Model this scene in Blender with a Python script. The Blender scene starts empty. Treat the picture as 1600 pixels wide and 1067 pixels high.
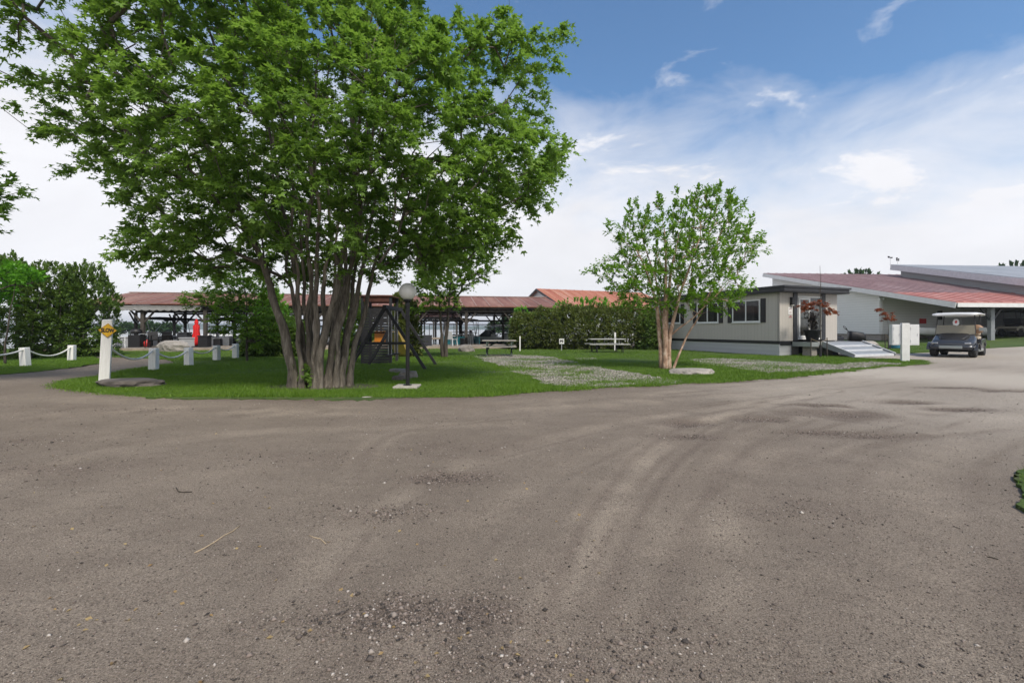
import bpy, bmesh, math, random
import numpy as np
from mathutils import Vector, Matrix
R = math.radians
random.seed(7); rng = np.random.default_rng(7)
scene = bpy.context.scene
COL = scene.collection

# ---------------------------------------------------------------- camera
FPX, CX, HY, EYE = 711.0, 800.0, 514.0, 1.25       # focal length in photo pixels, principal column, horizon row, eye height
cam_d = bpy.data.cameras.new("camera"); cam = bpy.data.objects.new("camera", cam_d); COL.objects.link(cam)
cam.location = (0, 0, EYE); cam.rotation_euler = (R(90), 0, 0)
cam_d.sensor_width = 36; cam_d.lens = 36*FPX/1600; cam_d.shift_y = (HY-533.5)/1600
cam_d.clip_start = 0.05; cam_d.clip_end = 9000
scene.camera = cam

# ---------------------------------------------------------------- world
SUN_EL, SUN_AZ = 52, 150                           # azimuth clockwise from +Y
world = bpy.data.worlds.new("World"); scene.world = world; world.use_nodes = True
wn = world.node_tree.nodes; wl = world.node_tree.links; wn.clear()
def N(t, **k):
    n = wn.new(t)
    for a, b in k.items(): setattr(n, a, b)
    return n
w_out = N('ShaderNodeOutputWorld'); w_bg = N('ShaderNodeBackground'); w_bg.inputs[1].default_value = 0.14
sky = N('ShaderNodeTexSky', sky_type='NISHITA', sun_disc=False, sun_elevation=R(SUN_EL), sun_rotation=R(SUN_AZ), air_density=1.0, dust_density=0.6, ozone_density=2.0)
tc = N('ShaderNodeTexCoord'); sep = N('ShaderNodeSeparateXYZ'); wl.new(tc.outputs['Generated'], sep.inputs[0])
def wmath(op, a, b=None, c=None, clamp=False):
    m = N('ShaderNodeMath', operation=op); m.use_clamp = clamp
    for i, v in enumerate((a, b, c)):
        if v is None: continue
        if isinstance(v, (int, float)): m.inputs[i].default_value = v
        else: wl.new(v, m.inputs[i])
    return m.outputs[0]
X, Y, Z = sep.outputs
zc = wmath('MAXIMUM', Z, 0.02)
den = wmath('ADD', zc, 0.16)
comb = N('ShaderNodeCombineXYZ'); wl.new(wmath('MULTIPLY', X, 1.5), comb.inputs[0]); wl.new(wmath('MULTIPLY', Y, 1.5), comb.inputs[1]); wl.new(wmath('MULTIPLY', Z, 3.4), comb.inputs[2])
def wnoise(scale, detail, rough, off, dist=0.0, sc=(1, 1, 1)):
    mp = N('ShaderNodeMapping'); mp.inputs['Location'].default_value = off; mp.inputs['Scale'].default_value = sc
    wl.new(comb.outputs[0], mp.inputs[0])
    n = N('ShaderNodeTexNoise'); n.inputs['Scale'].default_value = scale; n.inputs['Detail'].default_value = detail
    n.inputs['Roughness'].default_value = rough; n.inputs['Distortion'].default_value = dist
    wl.new(mp.outputs[0], n.inputs[0]); return n.outputs[0]
n1 = wnoise(1.15, 6, 0.55, (3.1, 1.7, 0), 0.5)
n2 = wnoise(3.6, 8, 0.6, (1.3, 5.7, 0.4), 0.5)
# solid bank low over the horizon, thinning with height, more of it to the left
bank = wmath('MULTIPLY_ADD', Z, -4.3, 2.62)
left = wmath('ADD', wmath('MULTIPLY', X, -0.5), wmath('MULTIPLY', wmath('MAXIMUM', wmath('MULTIPLY', Y, -1.0), -0.35), 1.6))  # Y term: extra unseen cloud behind the camera, added for neutral light
bank = wmath('ADD', bank, left)
raw = wmath('ADD', bank, wmath('MULTIPLY', wmath('SUBTRACT', n1, 0.5), 1.5))
raw = wmath('ADD', raw, wmath('MULTIPLY', wmath('SUBTRACT', n2, 0.5), .9))
fac = wmath('SMOOTH_MIN', raw, 1.0, 0.3); fac = wmath('MAXIMUM', fac, 0.0); fac = wmath('MINIMUM', fac, 0.97)
w2 = wmath('MULTIPLY', wmath('MAXIMUM', wmath('SUBTRACT', n2, 0.585), 0.0), 3.6)     # high wisps
fac = wmath('MINIMUM', wmath('ADD', fac, w2), 0.97)
shade = wmath('MULTIPLY_ADD', wnoise(1.6, 5, 0.6, (7, 2, 0), 0.5), 1.35, 2.75)
ccol = N('ShaderNodeCombineXYZ'); wl.new(wmath('MULTIPLY', shade, 1.0), ccol.inputs[0]); wl.new(wmath('MULTIPLY', shade, 0.995), ccol.inputs[1]); wl.new(wmath('MULTIPLY', shade, 1.03), ccol.inputs[2])
wmix = N('ShaderNodeMix', data_type='RGBA'); wl.new(fac, wmix.inputs[0]); wtint = N('ShaderNodeMix', data_type='RGBA', blend_type='MULTIPLY'); wtint.inputs[0].default_value = 1; wtint.inputs[7].default_value = (.45, .56, .615, 1); wl.new(sky.outputs[0], wtint.inputs[6]); wl.new(wtint.outputs[2], wmix.inputs[6]); wl.new(ccol.outputs[0], wmix.inputs[7])
wl.new(wmix.outputs[2], w_bg.inputs[0]); wl.new(w_bg.outputs[0], w_out.inputs[0])

# ---------------------------------------------------------------- sun
sd = bpy.data.lights.new("sun", 'SUN'); sd.energy = 1.9; sd.angle = R(12); sd.color = (1, 0.91, 0.78)
so = bpy.data.objects.new("sun", sd); COL.objects.link(so)
az = R(SUN_AZ); el = R(SUN_EL)
sdir = Vector((math.sin(az)*math.cos(el), math.cos(az)*math.cos(el), math.sin(el)))
so.rotation_euler = sdir.to_track_quat('Z', 'Y').to_euler(); so.location = (0, 0, 40)
scene.view_settings.view_transform = 'Standard'; scene.view_settings.look = 'None'
scene.view_settings.exposure = 1.0; scene.view_settings.gamma = 1
scene.render.engine = 'CYCLES'

# ---------------------------------------------------------------- helpers
def gz(x):
    x = np.asarray(x, float)
    a = 0.001275
    q = np.clip(x-11, 0, 21); z = a*q*q + np.clip(x-32, 0, 20)*2*a*21
    return z
def gzf(x): return float(gz(x))
def G(px, py):
    q = (px-CX)/FPX; z = 0.0
    for _ in range(30):
        y = (EYE-z)*FPX/max(py-HY, 0.5); z = 0.5*z+0.5*gzf(q*y)
    return (q*y, y, gzf(q*y))
def P(px, py, y): return Vector(((px-CX)/FPX*y, y, EYE+(HY-py)/FPX*y))

def tag(o, label=None, cat=None, group=None, kind=None):
    if label: o['label'] = label
    if cat: o['category'] = cat
    if group: o['group'] = group
    if kind: o['kind'] = kind
    return o
def thing(name, label, cat, loc=(0, 0, 0), rz=0, group=None):
    o = bpy.data.objects.new(name, None); COL.objects.link(o); o.empty_display_size = 0.2
    o.location = loc; o.rotation_euler = (0, 0, rz)
    return tag(o, label, cat, group)
def dup(root, loc, rz=0, label=None, scale=None, parent=None):
    c = root.copy(); COL.objects.link(c)
    if parent is None:
        c.location = loc; c.rotation_euler = (0, 0, rz)
        if label: c['label'] = label
        if scale: c.scale = scale
    else: c.parent = parent
    for ch in list(root.children): dup(ch, None, parent=c)
    return c

class MB:
    def __init__(s): s.v = []; s.f = []
    def add(s, vs, fs):
        b = len(s.v); s.v += [tuple(v) for v in vs]; s.f += [tuple(i+b for i in f) for f in fs]; return s
    def box(s, c, d, rz=0, M=None):
        x, y, z = d[0]/2, d[1]/2, d[2]/2
        vs = [Vector((a*x, b*y, e*z)) for e in (-1, 1) for a, b in ((-1, -1), (1, -1), (1, 1), (-1, 1))]
        m = M if M is not None else Matrix.Rotation(rz, 3, 'Z')
        return s.add([m @ v + Vector(c) for v in vs], [(0, 3, 2, 1), (4, 5, 6, 7), (0, 1, 5, 4), (1, 2, 6, 5), (2, 3, 7, 6), (3, 0, 4, 7)])
    def bb(s, x0, x1, y0, y1, z0, z1): return s.box(((x0+x1)/2, (y0+y1)/2, (z0+z1)/2), (x1-x0, y1-y0, z1-z0))
    def beam(s, p0, p1, w, h, up=(0, 0, 1)):
        p0, p1 = Vector(p0), Vector(p1); d = p1-p0; L = d.length; d.normalize()
        u = Vector(up)
        if abs(d.dot(u)) > .98: u = Vector((0, 1, 0))
        a = d.cross(u).normalized(); b = a.cross(d)
        return s.box((p0+p1)/2, (L, w, h), M=Matrix((d, a, b)).transposed())
    def path(s, pts, rad, n=8, cap=True):
        pts = [Vector(p) for p in pts]
        if isinstance(rad, (int, float)): rad = [rad]*len(pts)
        prev = None; vs = []; fs = []
        for i, p in enumerate(pts):
            t = (pts[min(i+1, len(pts)-1)]-pts[max(i-1, 0)]).normalized()
            if prev is None:
                a = t.cross(Vector((0, 0, 1)) if abs(t.z) < .95 else Vector((0, 1, 0))).normalized()
            else:
                a = prev - t*prev.dot(t)
                a = a.normalized() if a.length > 1e-6 else t.orthogonal().normalized()
            prev = a; b = t.cross(a)
            for k in range(n):
                th = 2*math.pi*k/n; vs.append(p+(a*math.cos(th)+b*math.sin(th))*rad[i])
        for i in range(len(pts)-1):
            for k in range(n):
                fs.append((i*n+k, i*n+(k+1) % n, (i+1)*n+(k+1) % n, (i+1)*n+k))
        if cap:
            fs.append(tuple(range(n-1, -1, -1))); m = (len(pts)-1)*n; fs.append(tuple(range(m, m+n)))
        return s.add(vs, fs)
    def lathe(s, prof, n=20, c=(0, 0, 0), axis='Z'):
        vs = []; fs = []
        for r, z in prof:
            for k in range(n):
                t = 2*math.pi*k/n
                p = (r*math.cos(t), r*math.sin(t), z)
                if axis == 'X': p = (p[2], p[0], p[1])
                if axis == 'Y': p = (p[0], p[2], p[1])
                vs.append((p[0]+c[0], p[1]+c[1], p[2]+c[2]))
        for i in range(len(prof)-1):
            for k in range(n): fs.append((i*n+k, i*n+(k+1) % n, (i+1)*n+(k+1) % n, (i+1)*n+k))
        if prof[0][0] > 1e-4: fs.append(tuple(range(n-1, -1, -1)))
        if prof[-1][0] > 1e-4: m = (len(prof)-1)*n; fs.append(tuple(range(m, m+n)))
        return s.add(vs, fs)
    def loft(s, secs, cap=True):
        n = len(secs[0]); vs = [v for q in secs for v in q]; fs = []
        for i in range(len(secs)-1):
            for k in range(n): fs.append((i*n+k, i*n+(k+1) % n, (i+1)*n+(k+1) % n, (i+1)*n+k))
        if cap:
            fs.append(tuple(range(n-1, -1, -1))); m = (len(secs)-1)*n; fs.append(tuple(range(m, m+n)))
        return s.add(vs, fs)
    def prism(s, poly, d):
        """poly: list of 3D points (planar); d: extrusion vector"""
        d = Vector(d); n = len(poly); vs = [Vector(p) for p in poly]+[Vector(p)+d for p in poly]
        fs = [tuple(range(n-1, -1, -1)), tuple(range(n, 2*n))]+[(i, (i+1) % n, n+(i+1) % n, n+i) for i in range(n)]
        return s.add(vs, fs)
    def build(s, name, mat, parent=None, smooth=False, bevel=0, label=None, fix=True):
        me = bpy.data.meshes.new(name); me.from_pydata(s.v, [], s.f)
        if fix:
            bm = bmesh.new(); bm.from_mesh(me)
            bmesh.ops.remove_doubles(bm, verts=bm.verts, dist=1e-5)
            bmesh.ops.recalc_face_normals(bm, faces=bm.faces); bm.to_mesh(me); bm.free()
        if smooth:
            for p in me.polygons: p.use_smooth = True
        me.materials.append(mat)
        o = bpy.data.objects.new(name, me); COL.objects.link(o)
        if parent is not None: o.parent = parent
        if bevel:
            b = o.modifiers.new('bevel', 'BEVEL'); b.width = bevel; b.segments = 2; b.limit_method = 'ANGLE'
        if label: o['label'] = label
        return o
def text(body, size, mat, parent, loc, rot, name='lettering', depth=0.002, ax=1):
    c = bpy.data.curves.new('t', 'FONT'); c.body = body; c.size = size; c.align_x = 'CENTER'; c.align_y = 'CENTER'; c.extrude = depth; c.offset = size*0.05
    t = bpy.data.objects.new('t', c); COL.objects.link(t)
    bpy.context.view_layer.update()
    me = bpy.data.meshes.new_from_object(t.evaluated_get(bpy.context.evaluated_depsgraph_get()))
    bpy.data.objects.remove(t)
    o = bpy.data.objects.new(name, me); COL.objects.link(o); me.materials.clear(); me.materials.append(mat)
    o.parent = parent; o.location = loc; o.rotation_euler = rot; o.scale = (ax, 1, 1)
    return o
def rawmesh(name, verts, faces_flat, nper, mat, parent=None, attr=None, smooth=False):
    """numpy mesh; faces_flat (M,nper)"""
    me = bpy.data.meshes.new(name); V = len(verts); M = len(faces_flat)
    me.vertices.add(V); me.vertices.foreach_set('co', np.asarray(verts, np.float32).ravel())
    me.loops.add(M*nper); me.loops.foreach_set('vertex_index', np.asarray(faces_flat, np.int32).ravel())
    me.polygons.add(M); me.polygons.foreach_set('loop_start', np.arange(0, M*nper, nper, dtype=np.int32))
    me.polygons.foreach_set('loop_total', np.full(M, nper, np.int32))
    if smooth: me.polygons.foreach_set('use_smooth', np.ones(M, bool))
    me.update(calc_edges=True)
    if attr:
        for k, (dom, arr) in attr.items():
            a = me.attributes.new(k, 'FLOAT', dom); a.data.foreach_set('value', np.asarray(arr, np.float32))
    me.materials.append(mat)
    o = bpy.data.objects.new(name, me); COL.objects.link(o)
    if parent is not None: o.parent = parent
    return o

# ---------------------------------------------------------------- materials
class Mt:
    def __init__(s, name):
        s.m = bpy.data.materials.new(name); s.m.use_nodes = True; s.t = s.m.node_tree; s.n = s.t.nodes; s.l = s.t.links
        s.b = s.n['Principled BSDF']
        s.co = s.n.new('ShaderNodeTexCoord')
    def set(s, **k):
        for a, v in k.items(): s.b.inputs[a.replace('_', ' ')].default_value = v
        return s
    def lk(s, a, b): s.l.new(a, b)
    def noise(s, scale, detail=4, rough=.55, sc=(1, 1, 1), coord='Object', dist=0):
        mp = s.n.new('ShaderNodeMapping'); mp.inputs['Scale'].default_value = sc; s.lk(s.co.outputs[coord], mp.inputs[0])
        n = s.n.new('ShaderNodeTexNoise'); n.inputs['Scale'].default_value = scale; n.inputs['Detail'].default_value = detail; n.inputs['Roughness'].default_value = rough; n.inputs['Distortion'].default_value = dist
        s.lk(mp.outputs[0], n.inputs[0]); return n.outputs[0]
    def vor(s, scale, sc=(1, 1, 1), feature='F1', out='Distance'):
        mp = s.n.new('ShaderNodeMapping'); mp.inputs['Scale'].default_value = sc; s.lk(s.co.outputs['Object'], mp.inputs[0])
        n = s.n.new('ShaderNodeTexVoronoi'); n.feature = feature; n.inputs['Scale'].default_value = scale; s.lk(mp.outputs[0], n.inputs['Vector']); return n.outputs[out]
    def ramp(s, fac, stops):
        r = s.n.new('ShaderNodeValToRGB'); e = r.color_ramp.elements
        while len(e) < len(stops): e.new(.5)
        for x, (p, c) in zip(e, stops): x.position = p; x.color = (*c, 1) if not isinstance(c, (int, float)) else (c, c, c, 1)
        s.lk(fac, r.inputs[0]); return r.outputs[0]
    def mix(s, f, a, b, mode='MIX'):
        m = s.n.new('ShaderNodeMix'); m.data_type = 'RGBA'; m.blend_type = mode
        for i, v in ((0, f), (6, a), (7, b)):
            if isinstance(v, (int, float)): m.inputs[i].default_value = v
            elif isinstance(v, tuple): m.inputs[i].default_value = (*v, 1)
            else: s.lk(v, m.inputs[i])
        return m.outputs[2]
    def math(s, op, a, b=0., clamp=False):
        m = s.n.new('ShaderNodeMath'); m.operation = op; m.use_clamp = clamp
        for i, v in enumerate((a, b)):
            if isinstance(v, (int, float)): m.inputs[i].default_value = v
            else: s.lk(v, m.inputs[i])
        return m.outputs[0]
    def attr(s, name):
        a = s.n.new('ShaderNodeAttribute'); a.attribute_name = name; return a.outputs['Fac']
    def base(s, c):
        if isinstance(c, tuple): s.b.inputs['Base Color'].default_value = (*c, 1)
        else: s.lk(c, s.b.inputs['Base Color'])
        return s
    def bump(s, h, strength=.3, dist=.01):
        b = s.n.new('ShaderNodeBump'); b.inputs['Strength'].default_value = strength; b.inputs['Distance'].default_value = dist
        s.lk(h, b.inputs['Height']); s.lk(b.outputs[0], s.b.inputs['Normal']); return s
def simple(name, c, rough=.6, var=.25, scale=6, metal=0, bump=0, sc=(1, 1, 1), detail=5):
    m = Mt(name).set(Roughness=rough, Metallic=metal)
    n = m.noise(scale, detail, .6, sc)
    d = tuple(max(0, x*(1-var)) for x in c); e = tuple(min(1, x*(1+var*.7)) for x in c)
    m.base(m.ramp(n, [(.3, d), (.7, e)]))
    if bump: m.bump(n, bump, .01)
    return m.m
def leafmat(name, c, c2, trans=.35, clump=.9, yellow=None):
    m = Mt(name); m.n.remove(m.b)
    out = m.n['Material Output']
    f = m.attr('rnd'); n = m.noise(clump, 3, .5)
    f2 = m.math('ADD', m.math('MULTIPLY', f, .55), m.math('MULTIPLY', n, .6), True)
    stops = [(.15, c), (.8, c2)]
    if yellow: stops.append((.97, yellow))
    col = m.ramp(f2, stops)
    d = m.n.new('ShaderNodeBsdfPrincipled'); d.inputs['Roughness'].default_value = .5; d.inputs['Specular IOR Level'].default_value = .35; m.lk(col, d.inputs['Base Color'])
    t = m.n.new('ShaderNodeBsdfTranslucent'); m.lk(m.mix(.5, col, (c2[0]*1.5, c2[1]*1.5, c2[2]*.7)), t.inputs[0])
    x = m.n.new('ShaderNodeMixShader'); x.inputs[0].default_value = trans; m.lk(d.outputs[0], x.inputs[1]); m.lk(t.outputs[0], x.inputs[2]); m.lk(x.outputs[0], out.inputs[0])
    return m.m

M = {}
M['white_paint'] = simple('white_paint', (.72, .73, .72), .55, .1, 5)
# weathered white painted timber
m = Mt('weathered_white').set(Roughness=.8)
n = m.noise(9, 6, .7, (1, 1, .25)); n_ = m.noise(60, 3, .6, (1, 1, .06))
m.base(m.mix(m.ramp(n, [(.62, 0.), (.70, .9)]), m.mix(m.ramp(n_, [(.4, .0), (.75, .6)]), (.84, .84, .83), (.66, .65, .62)), (.36, .33, .30))); m.bump(n_, .4, .01); M['weathered_white'] = m.m
M['rope'] = simple('rope', (.82, .80, .75), .9, .15, 80)
M['yellow_sign'] = simple('yellow_sign', (.74, .42, .015), .45, .12, 8)
M['black'] = simple('black', (.012, .012, .014), .5, .3, 12)
M['black_metal'] = simple('black_metal', (.015, .015, .017), .38, .3, 20, .2)
M['rubber'] = simple('rubber', (.02, .02, .021), .85, .3, 25)
M['chrome'] = simple('chrome', (.6, .6, .62), .25, .08, 10, .9)
M['dark_wood'] = simple('dark_wood', (.05, .042, .036), .85, .5, 7, 0, .3, (1, 1, .3))
M['post_wood'] = simple('post_wood', (.06, .052, .045), .85, .5, 6, 0, .3, (1, 1, .3))
M['charcoal_wood'] = simple('charcoal_wood', (.03, .03, .034), .8, .4, 8, 0, .2, (1, 1, 5))
M['red_wood'] = simple('red_wood', (.10, .035, .025), .8, .4, 6)
M['grey_board'] = simple('grey_board', (.28, .25, .22), .85, .3, 5, 0, .2, (.4, 3, 3))
M['deck_wood'] = simple('deck_wood', (.34, .28, .22), .85, .25, 4, 0, .2)
M['concrete'] = simple('concrete', (.38, .36, .32), .9, .2, 14, 0, .4)
M['block'] = simple('block', (.28, .26, .24), .9, .3, 20, 0, .5)
M['globe'] = simple('globe', (.78, .78, .76), .35, .06, 6)
M['wicker'] = simple('wicker', (.12, .075, .05), .8, .4, 30)
M['orange_plastic'] = simple('orange_plastic', (.75, .25, .02), .4, .1, 4)
M['yellow_plastic'] = simple('yellow_plastic', (.7, .48, .14), .4, .1, 4)
M['blue_plastic'] = simple('blue_plastic', (.05, .2, .32), .45, .15, 4)
M['red_fabric'] = simple('red_fabric', (.62, .012, .012), .8, .2, 8)
M['red_paint'] = simple('red_paint', (.5, .03, .03), .5, .2, 8)
M['gel_white'] = simple('gel_white', (.7, .71, .72), .25, .08, 3)
M['grey_hull'] = simple('grey_hull', (.33, .34, .36), .3, .12, 3)
M['navy_hull'] = simple('navy_hull', (.015, .02, .045), .2, .2, 3)
M['teal_hull'] = simple('teal_hull', (.05, .33, .38), .3, .2, 3)
M['canvas_black'] = simple('canvas_black', (.02, .022, .026), .85, .3, 6)
M['canvas_grey'] = simple('canvas_grey', (.17, .17, .18), .85, .2, 4)
M['alu'] = simple('alu', (.55, .56, .58), .35, .1, 8, .7)
M['tan_vinyl'] = simple('tan_vinyl', (.33, .2, .12), .55, .2, 8)
M['beige_vinyl'] = simple('beige_vinyl', (.45, .38, .29), .55, .15, 8)
M['cart_grey'] = simple('cart_grey', (.055, .06, .072), .22, .15, 3, .35)
M['cart_silver'] = simple('cart_silver', (.33, .36, .36), .3, .1, 3, .3)
M['cart_beige'] = simple('cart_beige', (.3, .28, .24), .35, .1, 3)
M['trim_dark'] = simple('trim_dark', (.028, .03, .036), .5, .2, 8)
M['red_leafpot'] = simple('pot_black', (.014, .014, .015), .6, .3, 8)
m = Mt('glass').set(Roughness=.06, Specular_IOR_Level=.8); n = m.noise(1.4, 3, .5)
m.base(m.ramp(n, [(.35, (.012, .015, .016)), (.7, (.06, .065, .06))])); M['glass'] = m.m
m = Mt('clear_glass').set(Roughness=.05, Alpha=.55, Specular_IOR_Level=.8); m.base((.02, .022, .024)); M['clear_glass'] = m.m
m = Mt('plexiglass').set(Roughness=.12, Alpha=.78); m.base((.26, .24, .18)); M['plexi'] = m.m
m = Mt('boat_glass').set(Roughness=.1); m.base((.06, .07, .08)); M['boat_glass'] = m.m

def siding(name, c, c2, pitch, axis='Z', dirt=.2, rough=.6, darkline=.55):
    """lap siding: each course leans out and ends in a thin gap"""
    m = Mt(name).set(Roughness=rough)
    sp = m.n.new('ShaderNodeSeparateXYZ'); m.lk(m.co.outputs['Object'], sp.inputs[0])
    f = m.math('FRACT', m.math('DIVIDE', sp.outputs[axis], pitch))
    n = m.noise(1.5, 5, .6, (1, 1, 3) if axis == 'Z' else (3, 3, .5))
    col = m.mix(n, c, c2)
    line = m.ramp(f, [(0., 0.), (.06, 1.), (.95, 1.), (1., .2)])
    m.base(m.mix(line, tuple(x*darkline for x in c), col)); m.bump(f, .6, pitch*.12); return m.m
M['tan_siding'] = siding('tan_siding', (.42, .395, .36), (.48, .455, .42), .19, 'X', darkline=.72)
M['tan_siding_y'] = siding('tan_siding_side', (.42, .395, .36), (.48, .455, .42), .19, 'Y', darkline=.72)
M['blue_siding'] = siding('blue_siding', (.42, .43, .46), (.5, .51, .53), .21, 'Z', darkline=.6)
M['white_siding'] = siding('white_siding', (.68, .70, .71), (.77, .79, .80), .2, 'Z', darkline=.5)
M['grey_siding'] = siding('grey_siding', (.36, .38, .40), (.44, .46, .48), .2, 'Z', darkline=.55)
def rust(name, a, b, c, sc=(1, .12, .12), scale=1.5):
    m = Mt(name).set(Roughness=.65)
    n = m.noise(scale, 7, .65, sc, dist=.3); k = m.noise(14, 4, .6, (1, .2, 1))
    col = m.ramp(n, [(.3, a), (.5, b), (.72, c)])
    m.base(m.mix(m.ramp(k, [(.45, 0.), (.8, .55)]), col, tuple(x*.5 for x in a))); return m.m
M['rust_roof'] = rust('rust_roof', (.14, .055, .038), (.22, .095, .066), (.33, .19, .14))
M['orange_roof'] = rust('orange_roof', (.30, .085, .05), (.40, .15, .09), (.46, .25, .18))
M['faded_roof'] = rust('faded_roof', (.14, .075, .075), (.26, .15, .15), (.36, .27, .27), (.6, .1, .1), 3)
M['pink_roof'] = rust('pink_roof', (.38, .14, .12), (.47, .20, .17), (.52, .31, .28), (.6, .3, .3), 2)
M['grey_roof'] = rust('grey_roof', (.2, .22, .25), (.27, .29, .32), (.36, .38, .42), (.6, .2, .2), 2)
M['seam'] = simple('seam', (.36, .25, .21), .6, .3, 3)
M['seam_orange'] = simple('seam_orange', (.55, .26, .16), .6, .3, 3)
def bark(name, a, b, c, scale=7, sc=(1, 1, .18), bump=.8):
    m = Mt(name).set(Roughness=.9)
    n = m.noise(scale, 7, .7, sc, dist=.6); k = m.noise(2.2, 4, .6)
    col = m.ramp(n, [(.32, a), (.52, b), (.72, c)])
    m.base(m.mix(m.ramp(k, [(.45, 0.), (.7, .4)]), col, b)); m.bump(n, bump, .03); return m.m
M['maple_bark'] = bark('maple_bark', (.035, .03, .024), (.135, .117, .093), (.31, .28, .235), 18, (1, 1, .16), 1.)
M['birch_bark'] = bark('birch_bark', (.12, .065, .045), (.42, .28, .20), (.74, .64, .54), 7, (1, 1, .55))
M['dark_bark'] = bark('dark_bark', (.02, .017, .014), (.06, .05, .04), (.13, .11, .09), 10)
M['stone'] = simple('stone', (.23, .21, .19), .9, .55, 3.5, 0, .8, (.6, .6, 2.2), 9)
M['pale_stone'] = simple('pale_stone', (.33, .305, .28), .9, .4, 3.5, 0, .8, (.6, .6, 2.2), 9)
M['dark_stone'] = simple('dark_stone', (.12, .105, .095), .9, .6, 4, 0, .8, (.6, .6, 2.2), 9)
M['maple_leaf'] = leafmat('maple_leaf', (.065, .14, .024), (.22, .37, .07), .5, .75, (.38, .48, .14))
M['birch_leaf'] = leafmat('birch_leaf', (.07, .16, .014), (.19, .36, .035), .45, .9)
M['young_leaf'] = leafmat('young_leaf', (.08, .16, .016), (.19, .33, .036), .42, .9)
M['hedge_leaf'] = leafmat('hedge_leaf', (.05, .065, .016), (.15, .19, .04), .32, 1.1)
M['shrub_leaf'] = leafmat('shrub_leaf', (.035, .08, .014), (.14, .23, .04), .35, .8)
M['bright_leaf'] = leafmat('bright_leaf', (.07, .2, .015), (.16, .40, .035), .4, .8)
M['rust_leaf'] = leafmat('rust_leaf', (.09, .02, .012), (.30, .085, .03), .35, 2)
M['purple_leaf'] = leafmat('purple_leaf', (.015, .01, .012), (.04, .03, .025), .15, 2)
M['far_leaf'] = leafmat('far_leaf', (.02, .05, .018), (.05, .11, .03), .15, .3)
M['grass_blade'] = leafmat('grass_blade', (.05, .115, .010), (.14, .25, .022), .25, 1.6)

# road / bare ground
m = Mt('road').set(Roughness=.92, Specular_IOR_Level=.25)
g1 = m.noise(125, 3, .75); g2 = m.noise(260, 2, .7); big = m.noise(.35, 5, .6, (1, .6, 1)); mid = m.noise(2.4, 6, .62, (.7, 1.3, 1))
v = m.vor(70); vc = m.vor(70, out='Color')
fine = m.noise(14, 5, .7)
base = m.ramp(big, [(.32, (.178, .146, .116)), (.68, (.24, .200, .162))])
base = m.mix(m.ramp(mid, [(.35, .55), (.65, 0.)]), base, (.145, .117, .094))
base = m.mix(m.math('MULTIPLY', m.attr('track'), 1., True), base, (.325, .272, .216))
base = m.mix(m.math('MULTIPLY', m.attr('loose'), .7, True), base, (.115, .085, .07))
base = m.mix(m.ramp(fine, [(.52, 0.), (.68, .45)]), base, (.11, .088, .072))
base = m.mix(m.math('MULTIPLY', m.attr('pale_right'), .8, True), base, (.50, .45, .385))  # mixes in a paler road colour toward the right and far side
sp = m.ramp(g1, [(.35, .42), (.5, 1.), (.64, 1.5)])
base = m.mix(1., base, sp, 'MULTIPLY')
base = m.mix(m.ramp(g2, [(.38, .55), (.5, 0.)]), base, (.09, .078, .068))
base = m.mix(m.ramp(g2, [(.62, 0.), (.72, .7)]), base, (.46, .42, .38))
m.base(base)
hh = m.math('ADD', m.math('MULTIPLY', g1, 1.), m.math('MULTIPLY', g2, .5)); m.bump(hh, .6, .008); M['road'] = m.m
# lawn soil and turf
m = Mt('lawn').set(Roughness=.95)
n = m.noise(.6, 5, .6); k = m.noise(40, 4, .7); w = m.noise(5, 5, .6)
c = m.ramp(n, [(.3, (.035, .075, .008)), (.7, (.075, .13, .016))]); c = m.mix(m.ramp(w, [(.52, 0.), (.72, .75)]), c, (.13, .12, .05)); c = m.mix(m.ramp(m.noise(1.7, 5, .65), [(.60, 0.), (.72, .7)]), c, (.10, .075, .045))
c = m.mix(1., c, m.ramp(k, [(.3, .5), (.7, 1.4)]), 'MULTIPLY'); m.base(c); m.bump(k, 1., .03); M['lawn'] = m.m
# crushed pale stone with weeds in it
m = Mt('gravel').set(Roughness=.95)
n = m.noise(1.1, 6, .65); k = m.vor(28, out='Color'); s_ = m.n.new('ShaderNodeSeparateColor'); m.lk(k, s_.inputs[0])
c = m.ramp(s_.outputs[0], [(.1, (.12, .11, .095)), (.5, (.25, .235, .21)), (.9, (.46, .44, .41))])
c = m.mix(m.ramp(n, [(.44, 0.), (.6, .8)]), c, (.07, .10, .022)); m.base(c); m.bump(m.vor(28), .8, .02); M['gravel'] = m.m
M['pebble_grey'] = simple('pebble_grey', (.22, .2, .18), .85, .5, 40)
m = Mt('pebble').set(Roughness=.85)
m.base(m.ramp(m.attr('rnd'), [(.0, (.03, .026, .024)), (.35, (.11, .09, .078)), (.7, (.22, .175, .15)), (.93, (.28, .24, .21)), (1., (.5, .46, .42))])); M['pebble'] = m.m
m = Mt('pale_pebble').set(Roughness=.85)
m.base(m.ramp(m.attr('rnd'), [(.0, (.10, .09, .075)), (.4, (.24, .22, .19)), (1., (.50, .47, .42))])); M['pale_pebble'] = m.m
m = Mt('water').set(Roughness=.12, Specular_IOR_Level=.6); m.base((.10, .135, .15)); m.bump(m.noise(1.2, 4, .6, (1, 3, 1)), .35, .15); M['water'] = m.m
M['straw'] = simple('straw', (.42, .33, .22), .8, .3, 60)
M['dead_leaf'] = leafmat('dead_leaf', (.20, .10, .04), (.42, .32, .16), .2, 20)

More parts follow.
